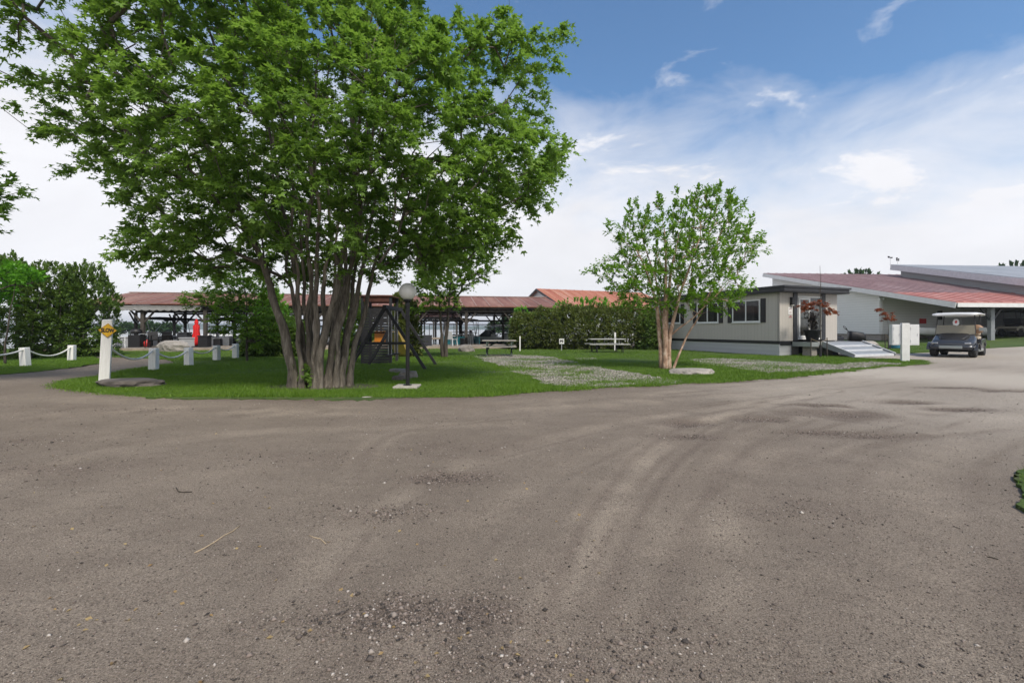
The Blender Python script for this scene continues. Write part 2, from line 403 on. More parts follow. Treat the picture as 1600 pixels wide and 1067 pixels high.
# ---------------------------------------------------------------- ground
def axis_lines(a, b, step, lo, hi):
    c = list(np.arange(a, b+1e-6, step)); s = step; x = a
    l = []
    while x > lo: s *= 1.35; x -= s; l.append(max(x, lo))
    r = []; s = step; x = b
    while x < hi: s *= 1.35; x += s; r.append(min(x, hi))
    return np.array(sorted(set(l))+c+r)
def seg_dist(X, Y, pts):
    d = np.full(X.shape, 1e9)
    for (x0, y0), (x1, y1) in zip(pts[:-1], pts[1:]):
        dx, dy = x1-x0, y1-y0; t = np.clip(((X-x0)*dx+(Y-y0)*dy)/(dx*dx+dy*dy), 0, 1)
        d = np.minimum(d, np.hypot(X-x0-t*dx, Y-y0-t*dy))
    return d
def smoothpath(pix, n=14):
    p = [np.array(G(*q)[:2]) for q in pix]; out = []
    p = [p[0]]+p+[p[-1]]
    for i in range(1, len(p)-2):
        for k in range(n):
            t = k/n; a, b, c, d = p[i-1:i+3]
            out.append(.5*((2*b)+(-a+c)*t+(2*a-5*b+4*c-d)*t*t+(-a+3*b-3*c+d)*t**3))
    out.append(p[-2]); return [tuple(q) for q in out]
def lowfreq(X, Y, f, seed, n=10):
    r = np.random.default_rng(seed); o = np.zeros(X.shape)
    for _ in range(n):
        a = r.uniform(0, 2*math.pi); k = f*r.uniform(.6, 1.6); o += np.sin(k*(X*math.cos(a)+Y*math.sin(a))+r.uniform(0, 6.28))
    return o/math.sqrt(n)
def inpoly(x, y, poly):
    r = np.zeros(np.shape(x), bool); n = len(poly)
    for i in range(n):
        x0, y0 = poly[i]; x1, y1 = poly[(i+1) % n]
        c = ((y0 > y) != (y1 > y)) & (x < (x1-x0)*(y-y0)/(y1-y0+1e-12)+x0); r ^= c
    return r
def pixpoly(pix): return [G(*p)[:2] for p in pix]
lawnA = pixpoly([(78, 604), (110, 611), (180, 618), (300, 624), (430, 626), (560, 626), (700, 622), (800, 617), (870, 611), (960, 606), (1075, 600), (1140, 597), (1260, 588), (1330, 580), (1385, 573), (1440, 570),
                 (1452, 567), (1440, 563), (1400, 561), (1330, 560), (1308, 556)])+[(16.5, 24), (17.5, 28.4), (8, 28.4), (-22, 28.4), (-22, 24)]+pixpoly([(150, 557), (190, 559), (262, 562), (272, 568), (215, 577), (150, 589), (95, 597)])
lawnB = pixpoly([(-200, 590), (-60, 590), (60, 581), (120, 574), (165, 567), (150, 558)])+[(-22.3, 24), (-22.3, 28.4), (-60, 28.4), (-60, 18)]
lawnC = pixpoly([(1392, 553), (1450, 551), (1525, 545), (1610, 541), (1750, 536)])+[(60, 30), (60, 44), (22, 44), (19.5, 26)]
lawnD = pixpoly([(1598, 742), (1593, 760), (1596, 780), (1590, 792), (1640, 830), (1760, 830), (1760, 725), (1640, 722)])
gx = axis_lines(-13, 22, .06, -3000, 3000); gy = axis_lines(.9, 16, .05, -60, 5000)
GX, GY = np.meshgrid(gx, gy)
Hh = gz(GX).copy()
near = np.clip((GX+14)/2, 0, 1)*np.clip((24-GX)/3, 0, 1)*np.clip((18-GY)/3, 0, 1)*np.clip((GY-0)/1, 0, 1)
rough = .006*lowfreq(GX, GY, 1.6, 1)+.0035*lowfreq(GX, GY, 5, 2)+.0016*lowfreq(GX, GY, 17, 3, 14)+rng.normal(0, .0010, GX.shape)
track = np.zeros(GX.shape); loose = np.zeros(GX.shape)
tracks = [([(850, 1067), (905, 900), (960, 790), (1030, 705), (1110, 655), (1300, 610)], .16, 1.),
          ([(960, 1067), (1010, 900), (1060, 800), (1130, 715), (1200, 670), (1420, 610)], .14, .6),
          ([(440, 1067), (520, 860), (640, 770), (760, 715), (980, 660), (1280, 615)], .18, .8),
          ([(620, 1067), (690, 880), (790, 790), (900, 720), (1060, 660)], .15, .45),
          ([(1150, 1067), (1130, 900), (1150, 780), (1230, 700), (1500, 630)], .2, .6),
          ([(1500, 1067), (1440, 850), (1450, 720), (1600, 650)], .3, .5),
          ([(-60, 655), (200, 640), (500, 645), (800, 640), (1100, 620), (1400, 590), (1600, 575)], .5, .75),
          ([(-60, 620), (100, 622), (400, 636), (700, 634), (1000, 617), (1300, 596), (1600, 560)], .35, .6),
          ([(-60, 760), (200, 700), (450, 672), (800, 662)], .22, .6)]
for pix, w, s in tracks:
    d = seg_dist(GX, GY, smoothpath(pix)); e = np.exp(-(d/w)**2)*s*(.75+.3*lowfreq(GX, GY, 2.5, 40+int(w*100)))
    track = np.maximum(track, e); rough -= .006*np.exp(-(d/w)**2)*s
    ed_ = np.exp(-((d-w*1.15)/.045)**2)*s*(.5+.5*np.clip(lowfreq(GX, GY, 4, 33+int(w*100)), -1, 1)); loose = np.maximum(loose, .5*ed_); track = track-.35*s*np.exp(-(((d+.0) % .075-.037)/.012)**2)*np.exp(-(d/w)**4)*(lowfreq(GX, GY, 1.7, 34) > .2)
fine_tracks = [([(820, 1067), (880, 890), (935, 785), (1010, 700), (1090, 652)], .035, .8), ([(868, 1067), (922, 900), (975, 795), (1044, 709), (1125, 658)], .03, .8), ([(905, 1067), (955, 905), (1003, 800), (1070, 712), (1150, 662)], .035, .6), ([(480, 1067), (545, 870), (655, 775), (775, 718), (980, 664)], .03, .6),
               ([(990, 1067), (1035, 905), (1085, 803), (1150, 718), (1215, 674)], .035, .5), ([(700, 1067), (745, 890), (835, 790), (930, 722), (1080, 664)], .03, .4), ([(1245, 1067), (1180, 900), (1170, 780), (1240, 705)], .04, .35), ([(560, 745), (580, 700), (640, 672), (800, 655)], .05, .5), ([(1300, 720), (1400, 690), (1600, 668)], .06, .4)]
for pix, w, s in fine_tracks:
    d = seg_dist(GX, GY, smoothpath(pix)); e = s*np.exp(-(d/w)**2)*np.clip(.7+.45*lowfreq(GX, GY, 3.5, 80+int(w*1000)), 0, 1.2); loose = np.maximum(loose, .8*e); rough -= .004*np.exp(-(d/w)**2)*s
    track = np.maximum(track, .9*s*np.exp(-((d-w*2.2)/(w*1.0))**2)*np.clip(.7+.4*lowfreq(GX, GY, 3., 90+int(w*1000)), 0, 1))
holes = [(1072, 660, .36, .20, .035), (1190, 655, .3, .16, .03), (1322, 646, .6, .34, .035), (1290, 676, .5, .10, .012), (1415, 628, .45, .2, .03), (1503, 640, .5, .2, .02), (1578, 610, .6, .22, .03),
         (1275, 632, .4, .14, .01), (1365, 682, .4, .1, .012), (1075, 682, .3, .12, .008), (700, 745, .35, .14, .01), (1490, 606, .5, .15, .012)]
for px, py, rx, ry, dep in holes:
    x, y, _ = G(px, py); q = ((GX-x)/rx)**2+((GY-y)/ry)**2; q = q*(1+.35*lowfreq(GX, GY, 9, int(px)))
    e = np.exp(-np.clip(q, 0, 30)*1.2); rough -= dep*e; loose = np.maximum(loose, .95*np.exp(-np.clip(q, 0, 30)*.8)); track *= 1-e
blobs = [(670, 960, .42, .16, .9), (560, 975, .5, .1, .3), (800, 1040, .7, .12, .45), (80, 735, 1.0, .30, .6), (30, 690, .9, .4, .4), (470, 715, .8, .25, .45), (720, 700, .8, .4, .5), (600, 800, .35, .15, .4), (1250, 800, .5, .3, .25), (200, 640, 2.2, .22, .5), (620, 655, 1.2, .25, .3), (1000, 1000, .3, .15, .2)]
for px, py, rx, ry, s in blobs:
    x, y, _ = G(px, py); q = ((GX-x)/rx)**2+((GY-y)/ry)**2
    loose = np.maximum(loose, s*np.exp(-q)*(.7+.45*lowfreq(GX, GY, 12, int(px)+3)))
for pl in (lawnA, lawnB):
    msk = (np.abs(GX) < 40) & (GY > 3) & (GY < 27); d = seg_dist(GX[msk], GY[msk], pl+[pl[0]])
    e = np.exp(-(d/.16)**2)*(.5+.35*lowfreq(GX[msk], GY[msk], 6, 71)); loose[msk] = np.maximum(loose[msk], e); rough[msk] += .010*np.exp(-(d/.12)**2)
# above: dirt bank where road meets grass; below: paler toward the right and far
pale_right = np.clip((GX-2.5)/7, 0, 1)*np.clip((GY-2.5)/4, 0, 1)*(.8+.25*lowfreq(GX, GY, .7, 61)); pale_right = np.clip(pale_right-.8*loose, 0, 1)
loose += np.clip(.12*lowfreq(GX, GY, 1.0, 66)+.12*lowfreq(GX, GY*1.6, 3.4, 67)-.02, 0, .45)
track = np.clip(track*(.62+.20*lowfreq(GX*1.5, GY*1.5, 4., 70)+.22*lowfreq(GX, GY, 11., 74))+np.clip(.09*lowfreq(GX, GY*1.5, .9, 68)+.08*lowfreq(GX*1.3, GY, 3., 69)-.06, 0, .4), 0, 1); loose = np.clip(loose, 0, 1)
Hh += rough*near
# lake bed behind the docks
lk = np.clip((GY-28.6)/1.0, 0, 1)*np.clip((9-GX)/2, 0, 1); lk = np.maximum(lk, np.clip((GY-64)/3, 0, 1))
Hh = Hh*(1-lk) - 2.0*lk
ny, nx = GX.shape; idx = np.arange(nx*ny).reshape(ny, nx)
q = np.stack([idx[:-1, :-1], idx[:-1, 1:], idx[1:, 1:], idx[1:, :-1]], -1).reshape(-1, 4)
ground = rawmesh('road_ground', np.stack([GX, GY, Hh], -1).reshape(-1, 3), q, 4, M['road'], None, {'track': ('POINT', track.ravel()), 'loose': ('POINT', loose.ravel()), 'pale_right': ('POINT', pale_right.ravel())}, True)
tag(ground, kind='structure')
def hsample(x, y):
    """height of the ground mesh under arrays x, y"""
    i = np.clip(np.searchsorted(gx, x)-1, 0, nx-2); j = np.clip(np.searchsorted(gy, y)-1, 0, ny-2)
    u = (x-gx[i])/(gx[i+1]-gx[i]); v_ = (y-gy[j])/(gy[j+1]-gy[j])
    return Hh[j, i]*(1-u)*(1-v_)+Hh[j, i+1]*u*(1-v_)+Hh[j+1, i]*(1-u)*v_+Hh[j+1, i+1]*u*v_
wm = MB().add([(-3000, 28.9, -.45), (3000, 28.9, -.45), (3000, 5000, -.45), (-3000, 5000, -.45)], [(0, 1, 2, 3)]).build('lake_water', M['water']); tag(wm, kind='structure')

def ragged(poly, amp, step, seed):
    r = random.Random(seed); out = []; n = len(poly)
    for i in range(n):
        a = np.array(poly[i]); b = np.array(poly[(i+1) % n]); L = np.linalg.norm(b-a); k = max(1, min(160, int(L/step)))
        d = (b-a)/max(L, 1e-6); nn = np.array([-d[1], d[0]])
        for j in range(k):
            p = a+(b-a)*j/k; o = amp*(r.uniform(-1, 1)+.8*math.sin(p[0]*2.1+p[1]*3.3+seed))
            out.append(tuple(p+nn*o))
    return out
def sheet(name, poly, zoff, mat, thick=.05, kind='structure'):
    bm = bmesh.new(); vs = [bm.verts.new((x, y, 0)) for x, y in poly]; bm.faces.new(vs)
    x0 = min(p[0] for p in poly); x1 = max(p[0] for p in poly)
    for c in np.arange(11, 53, .75):
        if x0 < c < x1:
            bmesh.ops.bisect_plane(bm, geom=bm.verts[:]+bm.edges[:]+bm.faces[:], plane_co=(c, 0, 0), plane_no=(1, 0, 0))
    bmesh.ops.triangulate(bm, faces=bm.faces[:])
    be = [e for e in bm.edges if len(e.link_faces) == 1]
    for v in bm.verts: v.co.z = gzf(v.co.x)+zoff
    ex = bmesh.ops.extrude_edge_only(bm, edges=be)
    for g in ex['geom']:
        if isinstance(g, bmesh.types.BMVert): g.co.z -= thick
    bmesh.ops.recalc_face_normals(bm, faces=bm.faces)
    me = bpy.data.meshes.new(name); bm.to_mesh(me); bm.free(); me.materials.append(mat)
    o = bpy.data.objects.new(name, me); COL.objects.link(o); tag(o, kind=kind); return o
LA = ragged(lawnA, .085, .10, 3); LB = ragged(lawnB, .07, .15, 5); LC = ragged(lawnC, .05, .3, 6); LD = ragged(lawnD, .03, .06, 8)
for nme, pl in (('lawn', LA), ('lawn', LB), ('lawn', LC), ('lawn', LD)): sheet(nme, pl, .022, M['lawn'])
grav1 = pixpoly([(740, 557), (790, 554), (850, 557), (885, 563), (930, 574), (1000, 586), (1070, 596), (1040, 601.5), (960, 604), (885, 608), (862, 604), (838, 594), (800, 580), (765, 567)])
grav2 = pixpoly([(1075, 562), (1130, 561), (1200, 565), (1300, 570), (1360, 566), (1410, 569), (1330, 577), (1260, 583), (1200, 585), (1150, 576), (1090, 568)])
grav3 = pixpoly([(895, 560), (925, 559), (935, 562), (905, 563)])
GR = [ragged(grav1, .10, .15, 9), ragged(grav2, .10, .2, 10), ragged(grav3, .03, .1, 11)]
for pl in GR: sheet('gravel_patch', pl, .027, M['gravel'], .004)

# loose stones on the road: more of them where the surface has broken up
def stones(name, xs, ys, zs, size, mat, label, cat):
    oc = np.array([(1, 0, 0), (0, 1, 0), (-1, 0, 0), (0, -1, 0), (0, 0, 1), (0, 0, -1)], float)
    fc = np.array([(0, 1, 4), (1, 2, 4), (2, 3, 4), (3, 0, 4), (1, 0, 5), (2, 1, 5), (3, 2, 5), (0, 3, 5)])
    n = len(xs); V = oc[None]*rng.uniform(.6, 1.25, (n, 6, 1)); th = rng.uniform(0, 6.28, n); c, s = np.cos(th), np.sin(th)
    V = V*np.stack([size*rng.uniform(.7, 1.3, n), size*rng.uniform(.7, 1.2, n), size*rng.uniform(.45, .8, n)], -1)[:, None, :]
    V = np.stack([V[..., 0]*c[:, None]-V[..., 1]*s[:, None], V[..., 0]*s[:, None]+V[..., 1]*c[:, None], V[..., 2]], -1)
    V += np.stack([xs, ys, zs+size*.25], -1)[:, None, :]
    F = fc[None]+(np.arange(n)*6)[:, None, None]
    o = rawmesh(name, V.reshape(-1, 3), F.reshape(-1, 3), 3, mat, None, {'rnd': ('FACE', np.repeat(rng.random(n), 8))}, True)
    return tag(o, label, cat, kind='stuff')
n = 60000
ys = 1/rng.uniform(1/9., 1/1.35, n); xs = rng.uniform(-1.25, 1.25, n)*ys; sz = np.minimum(.0016+rng.exponential(.0011, n), .010)*np.clip(.75+ys*.13, .9, 2)
keep = ~(inpoly(xs, ys, LA) | inpoly(xs, ys, LD)); xs, ys, sz = xs[keep], ys[keep], sz[keep]
bx, by, bs = [], [], []
for px, py, rx, ry, s in blobs+[(h[0], h[1], h[2]*1.0, h[3]*1.1, .5) for h in holes]:
    x, y, _ = G(px, py); k = int(1900*s*(1.2 if y < 4 else .5)); bx.append(rng.normal(x, rx*.6, k)); by.append(rng.normal(y, ry*.6, k)); bs.append(.003+rng.exponential(.0022, k))
bx, by, bs = map(np.concatenate, (bx, by, bs)); kk = (by > 1.2) & (by < 16); bx, by, bs = bx[kk], by[kk], np.minimum(bs[kk], .018)
xs, ys, sz = np.concatenate([xs, bx]), np.concatenate([ys, by]), np.concatenate([sz, bs])
stones('loose_stones', xs, ys, hsample(xs, ys), sz, M['pebble'], 'loose dark and reddish grit scattered over the bare road', 'gravel')
pxs, pys = [], []
for pl in GR:
    a = np.array(pl); n = int(9000*(a[:, 0].max()-a[:, 0].min())*(a[:, 1].max()-a[:, 1].min())/25); x = rng.uniform(a[:, 0].min(), a[:, 0].max(), n); y = rng.uniform(a[:, 1].min(), a[:, 1].max(), n)
    k = inpoly(x, y, pl) & (lowfreq(x, y, 2.2, 77)+.5*lowfreq(x, y, 7, 78)+rng.normal(0, .35, n) < .35); pxs.append(x[k]); pys.append(y[k])
x, y = np.concatenate(pxs), np.concatenate(pys)
stones('crushed_stone', x, y, gz(x)+.027, rng.uniform(.009, .028, len(x)), M['pale_pebble'], 'pale crushed stone spread over bare patches of the lawn', 'gravel')

# grass blades
def blades(name, x, y, h, w, label):
    n = len(x); th = rng.uniform(0, 6.28, n); lean = rng.normal(0, .35, (n, 2))*h[:, None]
    b0 = np.stack([x-np.cos(th)*w, y-np.sin(th)*w, gz(x)+.018], -1); b1 = np.stack([x+np.cos(th)*w, y+np.sin(th)*w, gz(x)+.018], -1)
    t = np.stack([x+lean[:, 0], y+lean[:, 1], gz(x)+.018+h], -1)
    V = np.stack([b0, b1, t], 1).reshape(-1, 3); F = np.arange(3*n).reshape(-1, 3)
    o = rawmesh(name, V, F, 3, M['grass_blade'], None, {'rnd': ('FACE', rng.random(n))}); return tag(o, label, 'grass', kind='stuff')
n = 1100000
y = 1/rng.uniform(1/29., 1/8.2, n); x = rng.uniform(-1.2, 1.05, n)*y
jx, jy = x+rng.normal(0, .10, n), y+rng.normal(0, .10, n); inA = inpoly(jx, jy, LA); inB = inpoly(x, y, LB); inC = inpoly(x, y, LC)
ing = np.zeros(n, bool)
for pl in GR: ing |= inpoly(x, y, pl)
keep = (inA | inB | inC) & (~ing | ((lowfreq(x, y, 2.2, 77)+.5*lowfreq(x, y, 7, 78)+rng.normal(0, .35, n) > .2) & (rng.random(n) < .85)) | (rng.random(n) < .14))
# worn earth round the big maple and trodden places
mt = G(500, 606); dm = np.hypot((x-mt[0])/1.25, (y-mt[1])/.62); keep &= (dm > 1) | (rng.random(n) < .12+.5*np.clip(dm-.6, 0, 1))
keep &= (lowfreq(x, y, 3.1, 91)+rng.normal(0, .6, n)) > -1.35
x, y = x[keep], y[keep]
s = .75+.25*lowfreq(x, y, 1.3, 14)
blades('lawn_grass', x, y, np.clip(rng.normal(.045, .016, len(x))*s, .012, .11), .0035+.00022*y, 'short mown green grass of the lawn around the trees')
n = 9000; x = rng.uniform(4.0, 6.6, n); y = rng.uniform(2.6, 4.8, n); k = inpoly(x, y, LD); x, y = x[k], y[k]
blades('verge_grass', x, y, np.clip(rng.normal(.04, .02, len(x)), .01, .1), .0022+0*x, 'ragged grass tuft at the right hand road edge')
# earth ring round the maple
ring = [(mt[0]+1.25*math.cos(t)*(1+.12*math.sin(3*t+1)+.05*math.sin(7*t)), mt[1]+.62*math.sin(t)*(1+.15*math.sin(2*t))) for t in np.arange(0, 6.28, .12)]
M['earth'] = simple('earth', (.06, .048, .036), .95, .5, 22, 0, 1.)
sheet('bare_earth', ragged(ring, .03, .05, 12), .027, M['earth'], .004)

# ---------------------------------------------------------------- foliage engine
KITE = (np.array([(0, 0), (.28, .42), (0, 1.), (-.28, .42)]), np.array([(0, 1, 2, 3)]))
MAPLE = (np.array([(0, 0), (.17, .35), (0, 1.), (-.17, .35), (.02, .02), (.62, .62), (.14, .42), (.30, .02), (-.02, .02), (-.62, .62), (-.14, .42), (-.30, .02)]),
         np.array([(0, 1, 2, 3), (4, 7, 5, 6), (8, 10, 9, 11)]))
def unit(a): return a/np.maximum(np.linalg.norm(a, axis=-1, keepdims=True), 1e-9)
def leaves(name, c, ax, nr, size, mat, parent, tmpl=KITE):
    tv, tf = tmpl; n = len(c); ax = unit(ax); sd_ = unit(np.cross(ax, nr)); nn = np.cross(sd_, ax)
    cup = (np.abs(tv[:, 0])*.35-tv[:, 1]**2*.25)
    V = c[:, None, :]+size[:, None, None]*(ax[:, None, :]*tv[None, :, 1:2]+sd_[:, None, :]*tv[None, :, 0:1]+nn[:, None, :]*cup[None, :, None])
    F = tf[None]+(np.arange(n)*len(tv))[:, None, None]
    return rawmesh(name, V.reshape(-1, 3), F.reshape(-1, 4), 4, mat, parent, {'rnd': ('FACE', np.repeat(np.clip(rng.random(n)*.75+.25*np.repeat(rng.random((n+44)//45), 45)[:n], 0, 1), len(tf)))})
def sprays(p, d, tw, k, L, lsize, droop=.35, spread=1.0, flat=.25):
    """p (n,3) spray roots, d (n,3) heading; tw twigs each, k leaves a twig -> leaf centre, axis, normal"""
    n = len(p); hd = unit(d)
    a = rng.uniform(-spread, spread, (n, tw)); ca, sa = np.cos(a), np.sin(a)
    t = np.stack([hd[:, None, 0]*ca-hd[:, None, 1]*sa, hd[:, None, 0]*sa+hd[:, None, 1]*ca, hd[:, None, 2]+rng.normal(0, flat, (n, tw))], -1); t = unit(t)
    LL = L*rng.uniform(.5, 1.2, (n, tw)); s = (np.arange(k)+.5)/k
    u = s[None, None, :]*LL[..., None]
    c = p[:, None, None, :]+t[:, :, None, :]*u[..., None]; c[..., 2] -= droop*u**2/L
    ang = np.where(np.arange(k) % 2 == 0, 1, -1)*rng.uniform(.4, 1.3, (n, tw, k)); ca, sa = np.cos(ang), np.sin(ang)
    ax = np.stack([t[..., None, 0]*ca-t[..., None, 1]*sa, t[..., None, 0]*sa+t[..., None, 1]*ca, t[..., None, 2]*np.ones_like(ca)-rng.uniform(.1, .9, ca.shape)*droop*2], -1)
    nr = np.stack([rng.normal(0, .4, ca.shape), rng.normal(0, .4, ca.shape), np.ones_like(ca)], -1)
    c = c+rng.normal(0, .02, c.shape)
    return c.reshape(-1, 3), ax.reshape(-1, 3), nr.reshape(-1, 3), lsize*np.repeat(rng.uniform(.75, 1.2, n), tw*k)*rng.uniform(.55, 1.3, n*tw*k)
class Tree:
    """stems plus limbs that reach from the nearest suitable node out to every leafy point"""
    def __init__(s): s.pos = []; s.par = []; s.dir = []; s.rad = []; s.chains = []; s.stems = []
    def stem(s, pts, r0, r1, power=1.):
        ids = []
        for i, p in enumerate(pts):
            p = np.array(p, float); t = i/(len(pts)-1)
            s.pos.append(p); s.par.append(ids[-1] if ids else -1); s.dir.append(unit(np.array(pts[min(i+1, len(pts)-1)])-np.array(pts[max(i-1, 0)])))
            s.rad.append(r0+(r1-r0)*t**power); ids.append(len(s.pos)-1)
        s.stems.append(ids)
    def reach(s, pts, zmin, rise=.9, step=.4, maxlen=99):
        base = np.array(s.pos); order = np.argsort([np.min(np.linalg.norm(base-p, axis=1)) for p in pts]); heads = np.zeros((len(pts), 3)); s.cnt = [0]*len(s.pos)
        buf = np.zeros((len(s.pos)+len(pts)*12, 3)); buf[:len(s.pos)] = base; m = len(s.pos); isb = np.ones(len(buf)); 
        for q in order:
            p = pts[q]; v = p-buf[:m]; d = np.linalg.norm(v, axis=1); hz = np.linalg.norm(v[:, :2], axis=1)
            cost = d+rise*np.maximum(0, hz*.45-v[:, 2])+100*(buf[:m, 2] < zmin)+isb[:m]*0
            j = int(np.argmin(cost)); L = d[j]; k = max(1, min(10, int(L/step)))
            c1 = buf[j]+s.dir[j]*L*.38+np.array([0, 0, L*.05]); prev = j; ch = [j]
            for i in range(1, k+1):
                t = i/k; pt = (1-t)**2*buf[j]+2*t*(1-t)*c1+t*t*p+(rng.normal(0, .03*min(L, 1), 3) if i < k else 0)
                buf[m] = pt; s.pos.append(pt); s.par.append(prev); s.dir.append(unit(pt-buf[prev])); s.rad.append(None); s.cnt.append(0)
                prev = m; ch.append(m); m += 1
            s.cnt[prev] += 1; heads[q] = s.dir[prev]; s.chains.append(ch)
        for i in range(len(s.pos)-1, -1, -1):
            if s.par[i] >= 0: s.cnt[s.par[i]] += s.cnt[i]
        return heads
    def mesh(s, root, mat, tip=.004, stem_name='trunk', sides=9, wob=.0):
        for ids in s.stems:
            b = MB(); q = []; rr = []
            for a_, c_ in zip(ids[:-1], ids[1:]):
                for t in (0, .5) if len(ids) < 22 else (0, .34, .67): q.append(s.pos[a_]*(1-t)+s.pos[c_]*t); rr.append(s.rad[a_]*(1-t)+s.rad[c_]*t)
            q.append(s.pos[ids[-1]]); rr.append(s.rad[ids[-1]]); b.path(q, rr, sides+4)
            V = np.array([tuple(v) for v in b.v]); k_ = sides+4; cen = np.repeat(np.array([tuple(x) for x in q]), k_, 0); h = V-cen
            w = 1+.10*(np.sin(V[:, 0]*31+V[:, 2]*3+V[:, 1]*17)+np.sin(V[:, 1]*37-V[:, 2]*5+len(s.pos)))*.7+rng.normal(0, .025, len(V)); b.v = [tuple(v) for v in cen+h*w[:, None]]
            b.build(stem_name, mat, root, True, fix=False)
        b = MB()
        for ch in s.chains:
            pr = [tip*max(1, s.cnt[i])**.5 for i in ch[1:]]; r0 = pr[0]
            rj = s.rad[ch[0]]
            if rj is not None: pr = [min(x, rj*.8) for x in pr]; r0 = pr[0]
            b.path([s.pos[i] for i in ch], [r0*1.1]+pr, 5 if r0 > .012 else 3, cap=False)
        if b.v: b.build('branches', mat, root, True, fix=False)
def curve(p0, p1, p2, n, wob=0., seed=0):
    r = random.Random(seed); p0, p1, p2 = map(np.array, (p0, p1, p2)); out = []
    ph = [r.uniform(0, 6.28) for _ in range(4)]
    for i in range(n):
        t = i/(n-1); p = (1-t)**2*p0+2*t*(1-t)*p1+t*t*p2
        w = wob*min(t*3, 1); out.append(p+np.array([w*math.sin(t*7+ph[0])+w*.5*math.sin(t*17+ph[1]), w*math.sin(t*6+ph[2])+w*.5*math.sin(t*15+ph[3]), 0]))
    return out

# ---------------------------------------------------------------- the big maple
base = G(500, 606); Ym = base[1]
root = thing('maple_tree', 'huge many stemmed maple with grey bark spreading over the front lawn', 'tree', base)
T_ = Tree()
# base px, px where the stem leaves the clear zone, depth offset, lean
spec = [(466, 428, -.10, .095, -.9), (470, 452, .32, .055, -.4), (476, 462, .42, .05, -.2), (484, 470, .25, .06, .4), (487, 486, -.05, .05, -.3), (492, 500, .15, .06, .5), (497, 512, -.22, .062, -.8),
        (503, 545, -.28, .078, -.5), (510, 530, .1, .062, .6), (514, 553, -.12, .068, -.2), (522, 540, .3, .06, .9), (531, 564, .02, .065, .3), (540, 574, .18, .058, .7), (480, 478, -.25, .045, -.6), (499, 524, .38, .05, 1.2), (506, 508, .30, .045, .8), (527, 550, -.1, .05, -.1), (473, 440, .1, .05, .5)]
for i, (b, t, dy, r, ly) in enumerate(spec):
    x0 = (b-CX)/FPX*Ym-base[0]; x1 = (t-CX)/FPX*Ym-base[0]; zc_ = 2.55
    p0 = np.array([x0, dy, -.08]); p1 = np.array([x1, dy+ly*.35, zc_])
    k = (x1-x0); pm = np.array([x0+k*.35, dy+ly*.1, zc_*.5])
    top = np.array([x1+k*random.uniform(1.3, 2.4)+random.uniform(-.6, .6), dy+ly*random.uniform(1.6, 2.6), random.uniform(5.6, 8.6)])
    low = curve(p0, pm*1.0, p1, 14, .035, i); hi = curve(p1, p1+(p1-pm)*1.1+np.array([0, 0, .3]), top, 12, .07, i+50)
    pts = low+hi[1:]; 
    T_.stem(pts, r*1.2, .014, .9)
    T_.rad[T_.stems[-1][0]] = r*2.0; T_.rad[T_.stems[-1][1]] = r*1.5
outline = [(-70, -60), (60, -240), (330, -280), (600, -150), (670, -20), (690, 10), (640, 60), (700, 62), (735, 50), (760, 70), (800, 12), (825, 5), (818, 70), (893, 62), (893, 90), (835, 118), (875, 168), (878, 180), (822, 200), (870, 218), (915, 246), (905, 262), (862, 272),
           (885, 298), (880, 322), (805, 325), (825, 365), (770, 395), (745, 412), (705, 408), (668, 440), (640, 420), (600, 448), (560, 440), (520, 450), (470, 440), (430, 442), (395, 428), (385, 435), (320, 432), (295, 420), (232, 432), (228, 400), (165, 370), (170, 356), (240, 350), (215, 300), (130, 285), (32, 272), (55, 252), (110, 232), (90, 205), (-70, 205)]
op = [((px-CX)/FPX*Ym-base[0], EYE+(HY-py)/FPX*Ym) for px, py in outline]
a = np.array(op); cand = rng.uniform(a.min(0), a.max(0), (60000, 2)); cand = cand[inpoly(cand[:, 0], cand[:, 1], op)]
de = seg_dist(cand[:, 0], cand[:, 1], op+[op[0]]); ok = de > .10; cand, de = cand[ok], de[ok]
half = 3.1*np.sqrt(np.clip(de/2.3, .03, 1)); yy = rng.uniform(-1, 1, len(cand)); yy = np.sign(yy)*np.abs(yy)**.6*half*np.where(yy < 0, .9, 1.0)
pts = np.stack([cand[:, 0], yy, cand[:, 1]], -1)
# perspective: nearer twigs sit a little lower and further in so that the crown keeps its width
# thin the middle of the crown low down where the stems show through
prob = np.clip(.45+.8*np.abs(yy)/np.maximum(half, .3), 0, 1)*np.where((np.abs(pts[:, 0]) < 1.3) & (pts[:, 2] < 3.0), .9, 1)
prob *= np.clip(1.05+(pts[:, 0]+3.0)*.28, .22, 1)
prob = np.where((np.abs(pts[:, 0]-.4) < 2.2) & (pts[:, 2] < 4.3) & (pts[:, 2] > 2.6), 1.2, prob)
prob *= np.where((pts[:, 1] < .2) & (np.abs(pts[:, 0]-.1) < 1.5) & (pts[:, 2] < 2.75), .12, 1)
prob *= np.where(lowfreq(pts[:, 0]+pts[:, 1]*.7, pts[:, 2]*1.6, 2.6, 5) > -.75, 1, .35)
pts = pts[rng.random(len(pts)) < prob]
sel = [];  cell = {}
for p in pts:                                       # poisson-ish thinning
    k = tuple(np.floor(p/.255).astype(int))
    if k in cell: continue
    cell[k] = 1; sel.append(p)
    if len(sel) >= 4700: break
pts = np.array(sel); pk = np.clip(1.0+(pts[:, 0]+3.0)*.26, .30, 1)*np.where(lowfreq(pts[:, 0], pts[:, 2]*1.3+pts[:, 1]*.4, 3.0, 15) > -.45, 1, .18); pts = pts[rng.random(len(pts)) < pk]
ctr = np.array([0, 0, 4.6]); pts_in = pts*np.array([.97, 1, 1])
heads = T_.reach(pts_in, 1.6, 1.1, .42)
T_.mesh(root, M['maple_bark'], .0042)
